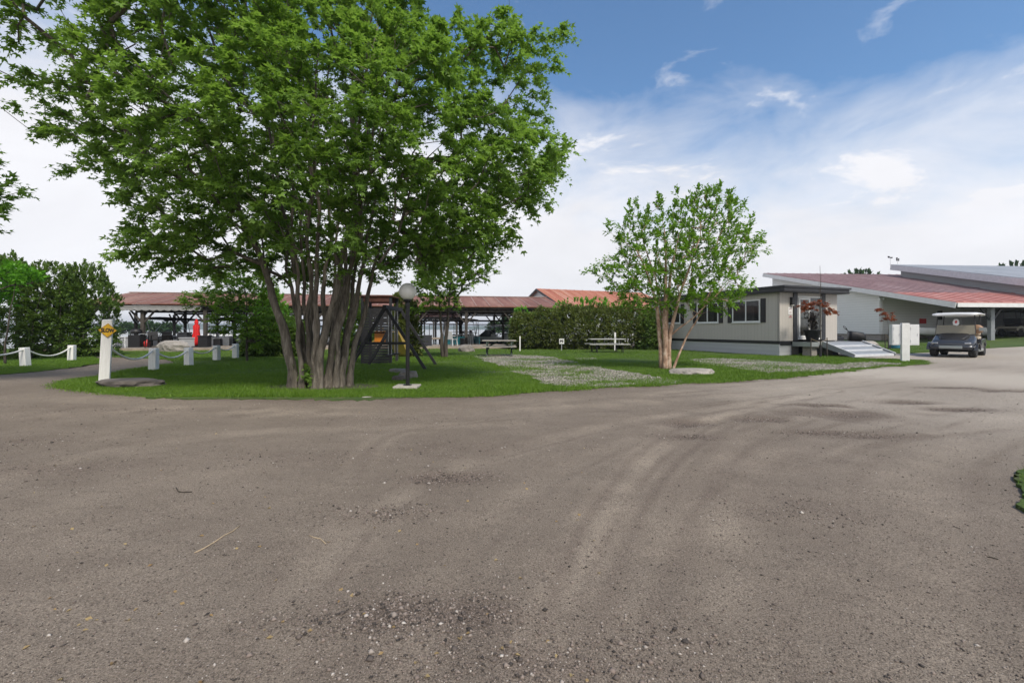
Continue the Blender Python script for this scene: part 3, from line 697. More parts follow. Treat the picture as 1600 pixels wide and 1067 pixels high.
out = unit((pts_in-np.array([0, 0, 2.5]))*np.array([1, 1, .35])); hd = unit(heads*.5+out*.8)
c, ax, nr, sz = sprays(pts_in, hd, 6, 9, .36, .094, .50, 1.35, .34)
leaves('crown', c, ax, nr, sz, M['maple_leaf'], root, MAPLE)
# suckers at the foot
p = np.array([(rng.normal(-.15, .12), -.2+rng.normal(0, .1), rng.uniform(.1, .45)) for _ in range(22)])
c, ax, nr, sz = sprays(p, rng.normal(0, 1, (22, 3)), 3, 5, .14, .07, .3); leaves('suckers', c, ax, nr, sz, M['maple_leaf'], root, MAPLE)

def tree(name, label, cat, base, stems, pix, half, npts, mat, bmat, lsize, tw=4, k=7, L=.35, zmin=.5, rise=.9, droop=.2, tip=.004, cell_=.3, tmpl=KITE, flat=.3, group=None, spread=1.1, ctr_z=1.5, step=.35, up=0., asp=1.):
    """pix: crown outline seen from the photograph's side, turned into metres at the tree's own distance"""
    root = thing(name, label, cat, base, 0, group); T = Tree(); Yb = base[1]
    for (p0, p1, p2, r0, r1) in stems: T.stem(curve(p0, p1, p2, 12, .03, hash(name) % 97+len(T.pos)), r0, r1)
    op = [((px-CX)/FPX*Yb-base[0], EYE+(HY-py)/FPX*Yb-base[2]) for px, py in pix]; a = np.array(op)
    cand = rng.uniform(a.min(0), a.max(0), (npts*14, 2)); cand = cand[inpoly(cand[:, 0], cand[:, 1], op)]; de = seg_dist(cand[:, 0], cand[:, 1], op+[op[0]])
    w = half*np.sqrt(np.clip(de/half, .03, 1)); yy = rng.uniform(-1, 1, len(cand))*w
    pts = np.stack([cand[:, 0], yy, cand[:, 1]], -1); sel = []; ce = set()
    for p in pts:
        q = tuple(np.floor(p/cell_).astype(int))
        if q in ce: continue
        ce.add(q); sel.append(p)
        if len(sel) >= npts: break
    pts = np.array(sel); heads = T.reach(pts, zmin, rise, step); T.mesh(root, bmat, tip)
    out = unit((pts-np.array([0, 0, ctr_z]))*np.array([1, 1, .5])); hd = unit(heads*.7+out*.6+np.array([0, 0, up]))
    c, ax, nr, sz = sprays(pts, hd, tw, k, L, lsize, droop, spread, flat)
    leaves('crown', c, ax, nr, sz, mat, root, tmpl); return root

# river birch
b = G(1040, 577)
birch = tree('birch_tree', 'river birch with several peeling salmon coloured stems beside a flat pale rock', 'tree', b,
     [((-.11, .0, -.05), (-.15, .05, 2.3), (-.85, .2, 3.8), .08, .016), ((-.04, -.08, -.05), (.0, -.05, 2.2), (-.1, -.2, 4.3), .095, .016), ((.04, .05, -.05), (.04, .1, 2.3), (.55, .5, 4.3), .08, .016),
      ((.06, -.1, -.05), (.10, -.1, 2.1), (.9, -.5, 4.0), .075, .015), ((.22, .0, -.05), (.62, .0, .95), (1.5, .2, 2.5), .042, .015), ((.02, .1, .4), (.2, .3, 1.6), (-.4, 1.1, 4.2), .05, .015), ((.0, .1, .9), (.5, .0, 1.25), (1.9, -.2, 2.7), .035, .012)],
     [(918, 425), (945, 405), (970, 400), (960, 380), (945, 345), (975, 358), (985, 318), (1010, 335), (1026, 306), (1045, 340), (1062, 300), (1080, 312), (1092, 288), (1108, 298), (1122, 286), (1135, 308), (1148, 320), (1162, 312), (1150, 345), (1176, 345), (1160, 372), (1198, 364), (1180, 392), (1195, 392),
      (1165, 420), (1150, 430), (1178, 448), (1150, 470), (1120, 488), (1090, 482), (1060, 494), (1020, 482), (990, 488), (960, 470), (950, 448), (935, 432)],
     1.6, 720, M['birch_leaf'], M['birch_bark'], .095, 5, 7, .24, .9, .6, .10, .0035, .26, up=.15, flat=.55, spread=1.5)
# young maples further back
b = G(694, 559)
tree('young_maple', 'young maple with forked dark trunk behind the lamp post', 'tree', b, [((-.05, 0, -.05), (-.12, 0, 1.3), (-.35, .1, 3.4), .085, .02), ((.08, 0, -.05), (.06, 0, 1.3), (.35, -.1, 3.6), .095, .02)],
     [(655, 470), (650, 440), (665, 400), (690, 378), (730, 385), (770, 412), (772, 432), (745, 440), (738, 455), (712, 462), (718, 480), (700, 490), (680, 484), (660, 490), (645, 488)], 1.5, 300, M['young_leaf'], M['dark_bark'], .12, 4, 6, .34, 1.2, .9, .25, .005, .32, MAPLE)
b = G(386, 565)
tree('young_maple', 'slender young tree with wide thin foliage left of the big maple', 'tree', b, [((0, 0, -.05), (.02, 0, 1.4), (-.1, 0, 3.4), .05, .015)],
     [(270, 474), (300, 462), (330, 455), (345, 435), (395, 420), (420, 440), (435, 475), (450, 500), (430, 520), (410, 530), (395, 540), (380, 520), (350, 518), (330, 500), (345, 488), (300, 480)], 1.5, 300, M['young_leaf'], M['dark_bark'], .11, 4, 6, .36, .7, .7, .15, .0045, .3, MAPLE, .18)
# a tree left of the frame reaches two sprays into it
b = (-13.6, 9.5, 0.)
tree('maple_tree', 'maple outside the left edge, only a few leaf sprays reaching in', 'tree', b, [((0, 0, -.05), (-.2, 0, 2), (-.5, 0, 4.8), .14, .03)],
     [(-330, 120), (-150, 60), (-60, 200), (-20, 275), (18, 284), (25, 294), (-10, 300), (-40, 325), (12, 336), (20, 345), (-10, 352), (-80, 370), (-260, 380), (-360, 280)], 1.6, 420, M['maple_leaf'], M['maple_bark'], .11, 4, 7, .34, 1.5, .9, .3, .005, .34, MAPLE)

# ---------------------------------------------------------------- shrubs and hedges
def shrub(name, label, cat, base, pix, half, n, mat, lsize, group=None, stems=7, core=.55, bmat=None, depth_pow=.45, seed=1, L=.28, tw=4, k=6, zmin=.15, tmpl=KITE):
    root = thing(name, label, cat, base, 0, group); Yb = base[1]
    op = [((px-CX)/FPX*Yb-base[0], EYE+(HY-py)/FPX*Yb-base[2]) for px, py in pix]; a = np.array(op); T = Tree(); r = random.Random(seed)
    x0, x1 = a[:, 0].min(), a[:, 0].max(); zt = a[:, 1].max()
    for i in range(stems):
        x = x0+(x1-x0)*(i+.5+r.uniform(-.3, .3))/stems; y = r.uniform(-.4, .4)*half
        zz = a[:, 1][np.argmin(np.abs(a[:, 0]-x)+10*(a[:, 1] < zt*.4))]; h = max(.5, zz*.8)
        T.stem(curve((x, y, -.05), (x+r.uniform(-.1, .1), y, h*.5), (x+r.uniform(-.3, .3), y+r.uniform(-.3, .3), h), 8, .03, i+seed), .04, .01)
    cand = rng.uniform(a.min(0), a.max(0), (n*5, 2)); cand = cand[inpoly(cand[:, 0], cand[:, 1], op)][:n]; de = seg_dist(cand[:, 0], cand[:, 1], op+[op[0]])
    w = half*np.clip(de/(half*.9), .12, 1)**depth_pow; u = rng.uniform(-1, 1, len(cand)); yy = np.sign(u)*np.abs(u)**core*w
    pts = np.stack([cand[:, 0], yy, cand[:, 1]], -1)
    nb = min(len(pts), 160); T.reach(pts[:nb], zmin, .5, .5); T.mesh(root, bmat or M['dark_bark'], .006, 'stem', 5)
    out = unit((pts-np.array([pts[:, 0].mean(), 0, a[:, 1].mean()*.4]))*np.array([.6, 1, 1])+rng.normal(0, .25, pts.shape)+np.array([0, 0, .35]))
    c, ax, nr, sz = sprays(pts, out, tw, k, L, lsize, .15, 1.3, .5); nr = nr+rng.normal(0, .5, nr.shape)
    leaves('foliage', c, ax, nr, sz, mat, root, tmpl)
    if group == gs: root.scale = (.97, 1, .95)
    return root
gs = 'tall shrubs at the left edge of the lane'
shrub('tall_shrub', 'broad dark green shrub behind the chained posts, touching the left edge', 'shrub', G(8, 560), [(-70, 566), (-75, 470), (-50, 420), (-20, 395), (8, 388), (25, 408), (48, 405), (62, 425), (70, 470), (78, 566)], 1.2, 900, M['shrub_leaf'], .105, gs, 7, seed=2, L=.30, k=8)
shrub('tall_shrub', 'middle tall shrub with a peaked top behind the short white post', 'shrub', G(82, 558.5), [(45, 565), (42, 480), (50, 440), (70, 425), (86, 408), (104, 412), (116, 440), (126, 480), (128, 565)], 1.1, 800, M['shrub_leaf'], .105, gs, 6, seed=3, L=.30, k=8)
shrub('tall_shrub', 'rounded tall shrub nearest the boat shed and slow sign', 'shrub', G(138, 557), [(105, 562), (100, 470), (105, 425), (120, 412), (138, 406), (158, 425), (168, 450), (182, 468), (172, 500), (172, 535), (176, 561)], 1.1, 800, M['shrub_leaf'], .105, gs, 6, seed=4, L=.30, k=8)
shrub('bright_tree', 'bright lime green foliage in front of the dark shrubs at left edge', 'tree', (-19.3, 16.6, 0), [(-130, 440), (-60, 405), (-20, 412), (20, 420), (52, 430), (45, 445), (20, 448), (18, 462), (-5, 462), (0, 478), (-60, 500), (-130, 480)], 1.2, 420, M['bright_leaf'], .15, None, 2, seed=5)
shrub('hedge', 'long brownish green hedge behind the two picnic tables', 'hedge', G(912, 546), [(798, 546), (800, 500), (812, 488), (830, 494), (845, 482), (870, 488), (885, 478), (905, 484), (935, 480), (960, 484), (985, 478), (1010, 486), (1026, 492), (1030, 545)], 1.0, 3400, M['hedge_leaf'], .10, None, 18, seed=6, L=.3)
shrub('hedge_shoots', 'bright green shoots rising over the hedge below the orange roof', 'shrub', (G(912, 546)[0]-.9, G(912, 546)[1]+1.7, 0), [(800, 505), (806, 484), (820, 478), (832, 490), (862, 488), (878, 472), (905, 470), (940, 468), (955, 478), (985, 472), (1000, 465), (1020, 476), (1025, 505), (900, 545), (850, 545)], .6, 520, M['bright_leaf'], .14, None, 8, seed=16)
shrub('low_hedge', 'low dark shrub row between the thin tree and the maple stems', 'hedge', G(425, 557), [(385, 557), (383, 520), (395, 505), (420, 498), (450, 500), (470, 508), (474, 557)], .9, 900, M['shrub_leaf'], .13, None, 7, seed=7)
shrub('pale_shrub', 'light green bush seen left of the maple stems', 'shrub', (G(425, 557)[0], 23.5, 0), [(405, 540), (402, 490), (410, 462), (424, 450), (438, 462), (446, 490), (450, 540)], .8, 330, M['bright_leaf'], .12, None, 5, seed=8)
shrub('cedar_shrub', 'upright green shrub to the right of the play tower', 'shrub', G(634, 557), [(617, 557), (614, 505), (620, 470), (632, 455), (645, 475), (653, 510), (655, 556)], .8, 480, M['hedge_leaf'], .13, None, 4, seed=9)
shrub('cedar_shrub', 'green shrub between maple stems and play tower', 'shrub', (G(560, 557)[0], 21.5, 0), [(530, 557), (526, 500), (540, 470), (556, 462), (572, 480), (580, 520), (582, 557)], .8, 520, M['shrub_leaf'], .13, None, 4, seed=10)
shrub('dark_bush', 'small dark bush at the right foot of the hedge', 'shrub', (G(1018, 546)[0], 27.2, 0), [(996, 546), (996, 500), (1010, 492), (1030, 500), (1034, 546)], .7, 420, M['shrub_leaf'], .13, None, 4, seed=11)
# trees beyond the water and behind the right hand buildings
tr = []
for i, (px, w_, top, Y_, lab) in enumerate([(790, 22, 496, 85, 'pointed spruce on the near headland seen through the right shed posts'), (812, 22, 501, 80, 'rounder tree on the near headland beside the spruce'), (772, 20, 505, 95, 'low tree at the left end of the near headland'), (845, 30, 494, 75, 'headland tree partly hidden by the hedge top'),
                                  (232, 40, 507, 90, 'dark tree across the water seen through the left shed posts'), (262, 34, 508, 95, 'lower tree across the water behind the moored boats'), (200, 30, 507, 96, 'far tree across the water nearest the slow sign')]):
    b_ = ((px-CX)/FPX*Y_, Y_, -.3)
    shrub('far_tree', lab, 'tree', b_, [(px-w_/2, 519), (px-w_*.4, (top+519)/2), (px-w_*.12, top+2), (px, top), (px+w_*.2, top+3), (px+w_*.45, (top+519)/2), (px+w_/2, 519)], 2.0, 150, M['far_leaf'], .5, 'far trees across the water', 3, seed=20+i, L=.8, tw=3, k=5)
for i, (px, top, Y_, w_, lab) in enumerate([(1343, 427, 75, 60, 'green treetop showing just above the rust coloured roof'), (1585, 416, 78, 60, 'treetop above the grey roof at the right edge'), (1550, 421, 90, 30, 'sparser treetop left of the one above the grey roof')]):
    b_ = ((px-CX)/FPX*Y_, Y_, 1.)
    shrub('far_tree', lab, 'tree', b_, [(px-w_*.45, 520), (px-w_/2, top+12), (px-w_*.25, top+3), (px, top), (px+w_*.3, top+4), (px+w_/2, top+14), (px+w_*.45, 520)], 3.0, 420, M['far_leaf'], .55, 'treetops behind the roofs', 3, seed=30+i, L=.9, tw=3, k=5)
# far shore
def ridge(name, Yd, x0, x1, hfun, mat, n=160):
    vs = []; fs = []
    for i in range(n):
        x = x0+(x1-x0)*i/(n-1); h = hfun(x)
        vs += [(x, Yd, -1), (x, Yd+20, h), (x, Yd+260, h*1.15), (x, Yd+400, -1)]
    for i in range(n-1):
        for k in range(3): fs.append((i*4+k, (i+1)*4+k, (i+1)*4+k+1, i*4+k+1))
    o = MB().add(vs, fs).build(name, mat, None, True); return tag(o, kind='structure')
M['far_shore'] = simple('far_shore', (.05, .085, .06), .95, .5, .02)
ridge('far_shore_hills', 1500, -2400, 2400, lambda x: 13+3*math.sin(x*.004)+1.5*math.sin(x*.021)+1.2*math.sin(x*.06+1)+.8*math.sin(x*.17), M['far_shore'])

# ---------------------------------------------------------------- boat sheds over the docks
def open_shed(name, label, A, B, depth, z_eave, z_ridge, base_z, npost, roofmat, seam, rows=3, fascia=.28, rnd=1, brace=1., gable=False, back=True):
    """A,B: plan ends of the near eave"""
    A = Vector((*A, 0)); B = Vector((*B, 0)); L = (B-A).length; ang = math.atan2(B.y-A.y, B.x-A.x)
    root = thing(name, label, 'boat shed', A, ang); r = random.Random(rnd)
    hd = depth/2; sl = (z_ridge-z_eave)/hd; t = .07
    rf = MB().prism([(-.35, -.35, z_eave-.35*sl), (-.35, hd, z_ridge), (-.35, hd, z_ridge+t), (-.35, -.35, z_eave-.35*sl+t)], (L+.7, 0, 0)).build('roof', roofmat, root)
    if back: MB().prism([(-.35, depth+.35, z_eave-.35*sl), (-.35, hd+.004, z_ridge), (-.35, hd+.004, z_ridge+t), (-.35, depth+.35, z_eave-.35*sl+t)], (L+.7, 0, 0)).build('roof', roofmat, root)
    sm = MB(); x = .2
    while x < L: sm.beam((x, -.36, z_eave-.36*sl+t+.012), (x, hd-.02, z_ridge+t+.012-.02*sl), .05, .03); x += .92
    sm.beam((-.36, hd, z_ridge+t+.03), (L+.36, hd, z_ridge+t+.03), .3, .03); sm.build('roof_seams', seam, rf)
    f = MB(); f.bb(-.3, L+.3, -.22, -.16, z_eave-.20, z_eave-.07); f.bb(-.3, L+.3, depth+.16, depth+.22, z_eave-.2, z_eave-.05); f.build('eave_board', M['dark_wood'], root)
    cj = MB(); x = 0
    while x <= L+.01:
        cj.bb(x-.04, x+.04, 0, depth, z_eave-.26, z_eave-.13); cj.beam((x, 0, z_eave-.22), (x, hd, z_ridge-.16), .08, .14); cj.beam((x, depth, z_eave-.22), (x, hd, z_ridge-.16), .08, .14); x += L/(npost-1)/2
    cj.build('roof_frame', M['dark_wood'], root)
    for j in range(rows):
        y = depth*j/(rows-1)
        MB().bb(0, L, y-.07, y+.07, z_eave-.40, z_eave-.263).build('beam', M['dark_wood'], root)
        if j == rows-1: MB().bb(0, L, y-.05, y+.05, 1.9, 2.04).build('rail', M['dark_wood'], root)
        for i in range(npost):
            x = L*i/(npost-1)+(0 if i in (0, npost-1) else r.uniform(-.15, .15)); w = .15 if j else .19
            b = MB(); b.bb(x-w/2, x+w/2, y-w/2, y+w/2, base_z, z_eave-.402)
            p = b.build('post', M['post_wood'], root)
            q = MB()
            for s in (-1, 1):
                if 0 <= x+s*.7 <= L+.01: q.beam((x+s*.05, y, z_eave-1.05*brace-.1), (x+s*.68, y, z_eave-.39), .075, .09)
            if j and i % 2 == 0: q.beam((x, y-.05, z_eave-1.15*brace), (x, y-.7, z_eave-.39), .07, .08)
            if q.v: q.build('brace', M['post_wood'], p)
    return root
shedA, shedB = (-25.3, 26.9), (3.2, 31.8)
main_shed = open_shed('boat_shed', 'long open boat shed with rust red roof behind the lawn and maple', shedA, shedB, 9.5, 2.78, 3.70, -1.5, 10, M['rust_roof'], M['seam'])
SA = math.atan2(shedB[1]-shedA[1], shedB[0]-shedA[0])
# enclosed boathouse right of it
def boathouse():
    Yb = 40; x0 = P(826, 0, Yb).x; root = thing('boathouse', 'white gabled boathouse with bright orange red roof above the hedge', 'building', (P(880, 0, 38).x, 38, 0), .40)
    # local: x along the ridge, y back
    L = 11.5; W = 9; ze = 3.2; zr = 4.9
    w = MB().prism([(0, 0, 0), (0, W, 0), (0, W, ze), (0, W/2, zr), (0, 0, ze)], (.15, 0, 0)); w.build('gable_wall', M['white_siding'], root)
    MB().bb(.15, L, 0.02, .15, 0, 1.8).build('front_wall', M['white_siding'], root); MB().bb(.15, L, W-.15, W-.02, 0, 1.6).build('back_wall', M['white_siding'], root)
    fr = MB()
    for x in np.linspace(.3, L-.1, 6): fr.bb(x-.1, x+.1, .02, .2, 1.8, ze-.1)
    fr.bb(.15, L, .02, .2, ze-.4, ze-.1); fr.build('posts', M['dark_wood'], root)
    sl = (zr-ze)/(W/2)
    for s in (0, 1):
        y0 = -.4 if not s else W+.4; rf = MB().prism([(-.3, y0, ze-.4*sl), (-.3, W/2+(.004 if s else 0), zr), (-.3, W/2+(.004 if s else 0), zr+.08), (-.3, y0, ze-.4*sl+.08)], (L+.6, 0, 0)).build('roof', M['orange_roof'], root)
        if not s:
            sm = MB(); x = .1
            while x < L: sm.beam((x, -.41, ze-.41*sl+.09), (x, W/2-.02, zr+.09), .06, .03); x += .9
            sm.build('roof_seams', M['seam_orange'], rf)
    MB().beam((-.33, -.4, ze-.4*sl-.02), (-.33, W/2, zr-.02), .05, .16).beam((-.33, W+.4, ze-.4*sl-.02), (-.33, W/2, zr-.02), .05, .16).build('rake_board', M['trim_dark'], root)
boathouse()
sh2 = open_shed('distant_shed', 'small distant dock shed with faded red roof seen under the big shed', ((640-CX)/FPX*62, 62), ((712-CX)/FPX*62, 62.6), 6, 3.05, 3.75, -1.2, 5, M['faded_roof'], M['seam'], 3, .2, 5, .8)

# docks
def dock(name, label, x0, x1, y0, y1, z, mat, rz=0, o=(0, 0)):
    r = thing(name, label, 'dock', (o[0], o[1], 0), rz); b = MB(); x = x0
    while x < x1-.01: b.bb(x, min(x+.17, x1), y0+.06, y1-.06, z-.04, z); x += .185
    b.build('deck_boards', M['grey_board'], r)
    e = MB().bb(x0, x1, y0, y0+.055, z-.16, z+.01).bb(x0, x1, y1-.055, y1, z-.25, z+.01); e.build('edge_board', M['deck_wood'], r)
    p = MB(); x = x0+.3
    while x < x1: p.bb(x-.1, x+.1, y1-.3, y1-.1, -1.9, z-.05); x += 3
    p.build('pilings', M['dark_wood'], r); return r
dock('shore_dock', 'plank walkway with tan edge board along the front of the shed', -.8, 32, -2.2, 1.2, .16, None, SA, shedA)
for i, x in enumerate((4.6, 11.4, 18.2, 24.8)):
    dock('finger_dock', ['finger dock beside the left pontoon boats', 'finger dock right of the red umbrella', 'finger dock behind the maple stems', 'finger dock behind the forked young maple'][i], x-.5, x+.5, 1.26, 9.2, .1, None, SA, shedA)
dock('outer_pier', 'long low outer pier crossing the water beyond the shed', -13, 6, 0, 2, .25, None, 0, (0, 52))
MB_ = MB()
def pier_rail():
    r = thing('pier_railing', 'thin black railing with upright poles on the outer pier', 'railing', (-9.5, 52.3, .25)); b = MB()
    for x in np.linspace(0, 8.5, 7): b.bb(x-.035, x+.035, -.03, .03, 0, 1.45)
    b.bb(-.03, 8.54, -.035, .035, 1.45, 1.55); b.build('rails', M['black_metal'], r)
    MB().bb(1, 7.5, .5, .56, -.8, -.06).build('plank_skirt', M['dark_wood'], r)
pier_rail()
def planter_ball(x, lab):
    r = thing('planter', lab, 'planter', (x, 52.9, .25), 0, 'round dark planters on the outer pier')
    MB().lathe([(.16, 0), (.24, .35), (.26, .36), (.2, .33)], 14).build('pot', M['black'], r)
    p = rng.normal(0, .12, (40, 3))+np.array([0, 0, .62]); c, ax, nr, sz = sprays(p, rng.normal(0, 1, (40, 3)), 4, 4, .22, .12); leaves('foliage', c, ax, nr, sz, M['purple_leaf'], r)
planter_ball(-5.8, 'left of the two round dark planters on the outer pier'); planter_ball(-4.8, 'right of the two round dark planters on the outer pier')

# ---------------------------------------------------------------- boats
def hullsecs(L, W, H, fine=.5, z0=0, sheer=.18):
    secs = []
    for i in range(13):
        t = i/12; w = W/2*(1-max(0, (t-fine)/(1-fine))**2.2)*(.93+.07*min(1, t*5)); w = max(w, .02); y = -L/2+L*t
        h = H*(1+sheer*t*t); k = z0+max(0, (t-.75))**2*4*H*1.2
        secs.append([(-w, y, h), (-w*.98, y, h*.72+k*.2), (-w*.80, y, h*.30+k*.6), (0, y, k), (w*.80, y, h*.30+k*.6), (w*.98, y, h*.72+k*.2), (w, y, h), (w*.86, y, h+.03), (0, y, h+.06), (-w*.86, y, h+.03)])
    return secs
def runabout(label, loc, rz, hull, canvas, L=6.4, W=2.3, H=.95, group='white cabin and sport boats under the sheds', cover=False):
    r = thing('motor_boat', label, 'boat', loc, rz, group)
    MB().loft(hullsecs(L, W, H)).build('hull', hull, r, True)
    MB().loft([[(x*1.03, y, z) for x, y, z in (s[5], s[6], (s[6][0], s[6][1], s[6][2]+.07), (s[0][0], s[0][1], s[0][2]+.07), s[0], s[1])] for s in [q for q in hullsecs(L, W, H)]]).build('rub_rail', M['gel_white'], r)
    if cover:
        secs = []
        for i in range(9):
            t = i/8; y = -L*.47+L*.8*t; w = W*.47*(1-.55*t**2.5); h = H+.12+.55*math.sin(math.pi*min(1, t*1.15))**.7
            secs.append([(w*math.cos(a), y, H+.05+(h-H)*max(0, math.sin(a))) for a in np.linspace(0, math.pi, 9)])
        MB().loft(secs).build('cover', canvas, r, True)
    else:
        w = W*.40
        MB().prism([(-w, -.1, H+.08), (-w*.85, .9, H+.10), (-w*.8, 1.0, H+.14), (-w*.92, .25, H+.62), (-w, -.1, H+.62)], (.03, 0, 0)).prism([(w, -.1, H+.08), (w*.85, .9, H+.10), (w*.8, 1.0, H+.14), (w*.92, .25, H+.62), (w, -.1, H+.62)], (-.03, 0, 0)).prism([(-w*.8, .98, H+.12), (w*.8, .98, H+.12), (w*.92, .28, H+.64), (-w*.92, .28, H+.64)], (0, -.03, 0)).build('windshield', M['boat_glass'], r)
        MB().path([(-w, -.1, H+.64), (-w*.92, .3, H+.66), (w*.92, .3, H+.66), (w, -.1, H+.64)], .02, 5).build('windshield_frame', M['alu'], r)
        MB().bb(-w, w, -1.9, -1.3, H*.5, H+.28).bb(-w, -w*.2, -.6, -.2, H*.5, H+.35).build('seats', M['gel_white'], r, bevel=.05)
        b = MB(); secs = []
        for y in (-1.9, -1.5, -.4, .3): secs.append([(x, y, 2.05+.12*math.cos(x/W*2.6)-(.08 if y in (-1.9, .3) else 0)) for x in np.linspace(-W*.45, W*.45, 8)]+[(x, y, 2.01+.12*math.cos(x/W*2.6)-(.08 if y in (-1.9, .3) else 0)) for x in np.linspace(W*.45, -W*.45, 8)])
        b.loft(secs); b.build('canopy', canvas, r, True)
        f = MB()
        for s in (-1, 1):
            for y0, y1 in ((-1.0, -1.85), (-1.0, -.4), (-1.0, .25)): f.path([(s*W*.44, y0, H), (s*W*.44, y1, 2.05)], .018, 5)
        f.build('canopy_frame', M['alu'], r)
    MB().path([(-W*.3, L*.2, H+.12), (-W*.3, L*.2, H+.42), (-W*.12, L*.42, H+.5), (0, L*.49, H+.5), (W*.12, L*.42, H+.5), (W*.3, L*.2, H+.42), (W*.3, L*.2, H+.12)], .018, 5).build('bow_rail', M['alu'], r)
    MB().box((0, -L/2-.2, H*.75), (.35, .42, .6)).box((0, -L/2-.25, H*.2), (.16, .25, .7)).build('outboard_motor', M['black'], r, bevel=.05)
    return r
def pontoon(label, loc, rz, panel, canvas, L=6.8, W=2.5):
    r = thing('pontoon_boat', label, 'boat', loc, rz, 'pontoon boats moored under the shed')
    for s in (-1, 1): MB().path([(s*.85, -L/2, .28), (s*.85, L/2-.7, .28), (s*.85, L/2-.2, .36), (s*.85, L/2+.1, .5)], [.3, .3, .22, .04], 14).build('pontoon', M['alu'], r, True)
    MB().bb(-W/2, W/2, -L/2, L/2-.1, .56, .66).build('deck', M['grey_hull'], r)
    f = MB(); z0, z1 = .72, 1.32
    for s in (-1, 1): f.bb(s*W/2-.02, s*W/2+.02, -L/2+.5, L/2-.6, z0, z1)
    f.bb(-W/2+.02, -.35, L/2-.64, L/2-.6, z0, z1); f.bb(.35, W/2-.02, L/2-.64, L/2-.6, z0, z1); f.bb(-W/2+.02, W/2-.9, -L/2+.5, -L/2+.54, z0, z1)
    f.build('side_panels', panel, r)
    q = MB()
    for s in (-1, 1): q.path([(s*W/2, -L/2+.5, z1+.03), (s*W/2, L/2-.6, z1+.03)], .022, 6)
    q.path([(-W/2, L/2-.6, z1+.03), (-.35, L/2-.6, z1+.03)], .022, 6); q.path([(W/2, L/2-.6, z1+.03), (.35, L/2-.6, z1+.03)], .022, 6); q.build('rails', M['alu'], r)
    MB().bb(-W/2+.1, -W/2+.7, L*.1, L/2-.8, .66, 1.12).bb(W/2-.7, W/2-.1, L*.1, L/2-.8, .66, 1.12).bb(-W/2+.1, W/2-1.2, -L/2+.6, -L/2+1.3, .66, 1.15).build('seats', M['gel_white'], r, bevel=.05)
    MB().bb(W/2-.85, W/2-.15, -.6, .0, .66, 1.5).build('console', M['gel_white'], r, bevel=.05)
    secs = []
    for y in (-L*.42, -L*.36, 0, L*.12, L*.16): secs.append([(x, y, 2.5+.16*math.cos(x/W*2.6)-(.1 if abs(y) > L*.15 and y != -L*.36 else 0)) for x in np.linspace(-W*.49, W*.49, 8)]+[(x, y, 2.45+.16*math.cos(x/W*2.6)-(.1 if abs(y) > L*.15 and y != -L*.36 else 0)) for x in np.linspace(W*.49, -W*.49, 8)])
    MB().loft(secs).build('canopy', canvas, r, True)
    g = MB()
    for s in (-1, 1):
        for y1 in (-L*.41, -L*.2, L*.15): g.path([(s*W*.48, -L*.12, z1), (s*W*.48, y1, 2.52)], .022, 5)
    g.build('canopy_frame', M['alu'], r)
    MB().box((0, -L/2-.25, .95), (.4, .45, .6)).box((0, -L/2-.3, .4), (.16, .25, .8)).build('outboard_motor', M['black'], r, bevel=.05)
    return r
def SP(u, v, z): # point in shed coordinates
    return (shedA[0]+u*math.cos(SA)-v*math.sin(SA), shedA[1]+u*math.sin(SA)+v*math.cos(SA), z)
W0 = -.62
pontoon('grey pontoon boat with black canopy, nearest the slow sign', SP(2.6, 4.7, W0), SA+.05, M['grey_hull'], M['canvas_black'])
pontoon('white sided pontoon boat with black canopy left of the red umbrella', SP(6.7, 4.9, W0), SA, M['gel_white'], M['canvas_black'])
pontoon('dark sided pontoon boat right behind the red umbrella', SP(9.9, 4.6, W0), SA-.04, M['navy_hull'], M['canvas_black'])
runabout('white sport boat behind the slender young tree', SP(13.4, 4.8, W0), SA, M['gel_white'], M['canvas_grey'])
runabout('white boat under a grey cover behind the maple stems', SP(16.6, 4.9, W0), SA+math.pi, M['gel_white'], M['canvas_grey'], cover=True)
pontoon('teal pontoon boat behind the forked young maple', SP(22.3, 4.6, W0), SA+.02, M['teal_hull'], M['canvas_grey'])
runabout('navy hulled sport boat with white deck left of the picnic table', (-1.7, 37.6, -.6), 1.35, M['navy_hull'], M['gel_white'], 7, 2.4, 1.1)
runabout('white cruiser moored behind the hedge end', (2.9, 36.8, -.6), 1.5, M['gel_white'], M['canvas_grey'], 7.5, 2.5, 1.25)
runabout('white boat moored at the outer pier far left', (-22.5, 44, -.6), 1.2, M['gel_white'], M['canvas_grey'], 7, 2.4, 1.1)
runabout('blue covered boat at the outer moorings left of centre', (-18.3, 46, -.6), 1.4, M['gel_white'], M['blue_plastic'], 6.6, 2.3, 1.0, cover=True)
runabout('white boat far out between the left shed posts', (-27.5, 42.5, -.6), .9, M['gel_white'], M['canvas_black'], 7, 2.4, 1.1)

# ---------------------------------------------------------------- things on the dock
def umbrella():
    x, y, z = SP(8.15, -1.0, .16); x = (307-CX)/FPX*y
    r = thing('patio_umbrella', 'closed bright red patio umbrella standing on the dock', 'umbrella', (x, y, .16))
    MB().lathe([(.27, 0), (.27, .06), (.06, .1), (.06, .25)], 18).build('base', M['black'], r)
    MB().path([(0, 0, .1), (0, 0, 1.78)], .022, 8).build('pole', M['alu'], r)
    secs = []
    for z, rr in ((.85, .17), (.8, .21), (1.0, .22), (1.25, .19), (1.6, .135), (1.9, .15), (2.02, .07), (2.12, .10), (2.3, .03)):
        secs.append([(rr*(1+.24*math.cos(6*a+z))*math.cos(a), rr*(1+.24*math.cos(6*a+z))*math.sin(a), .12+(z-.8)*1.04) for a in np.linspace(0, 2*math.pi, 24, endpoint=False)])
    MB().loft(secs[1:]).build('canopy', M['red_fabric'], r, True)
umbrella()
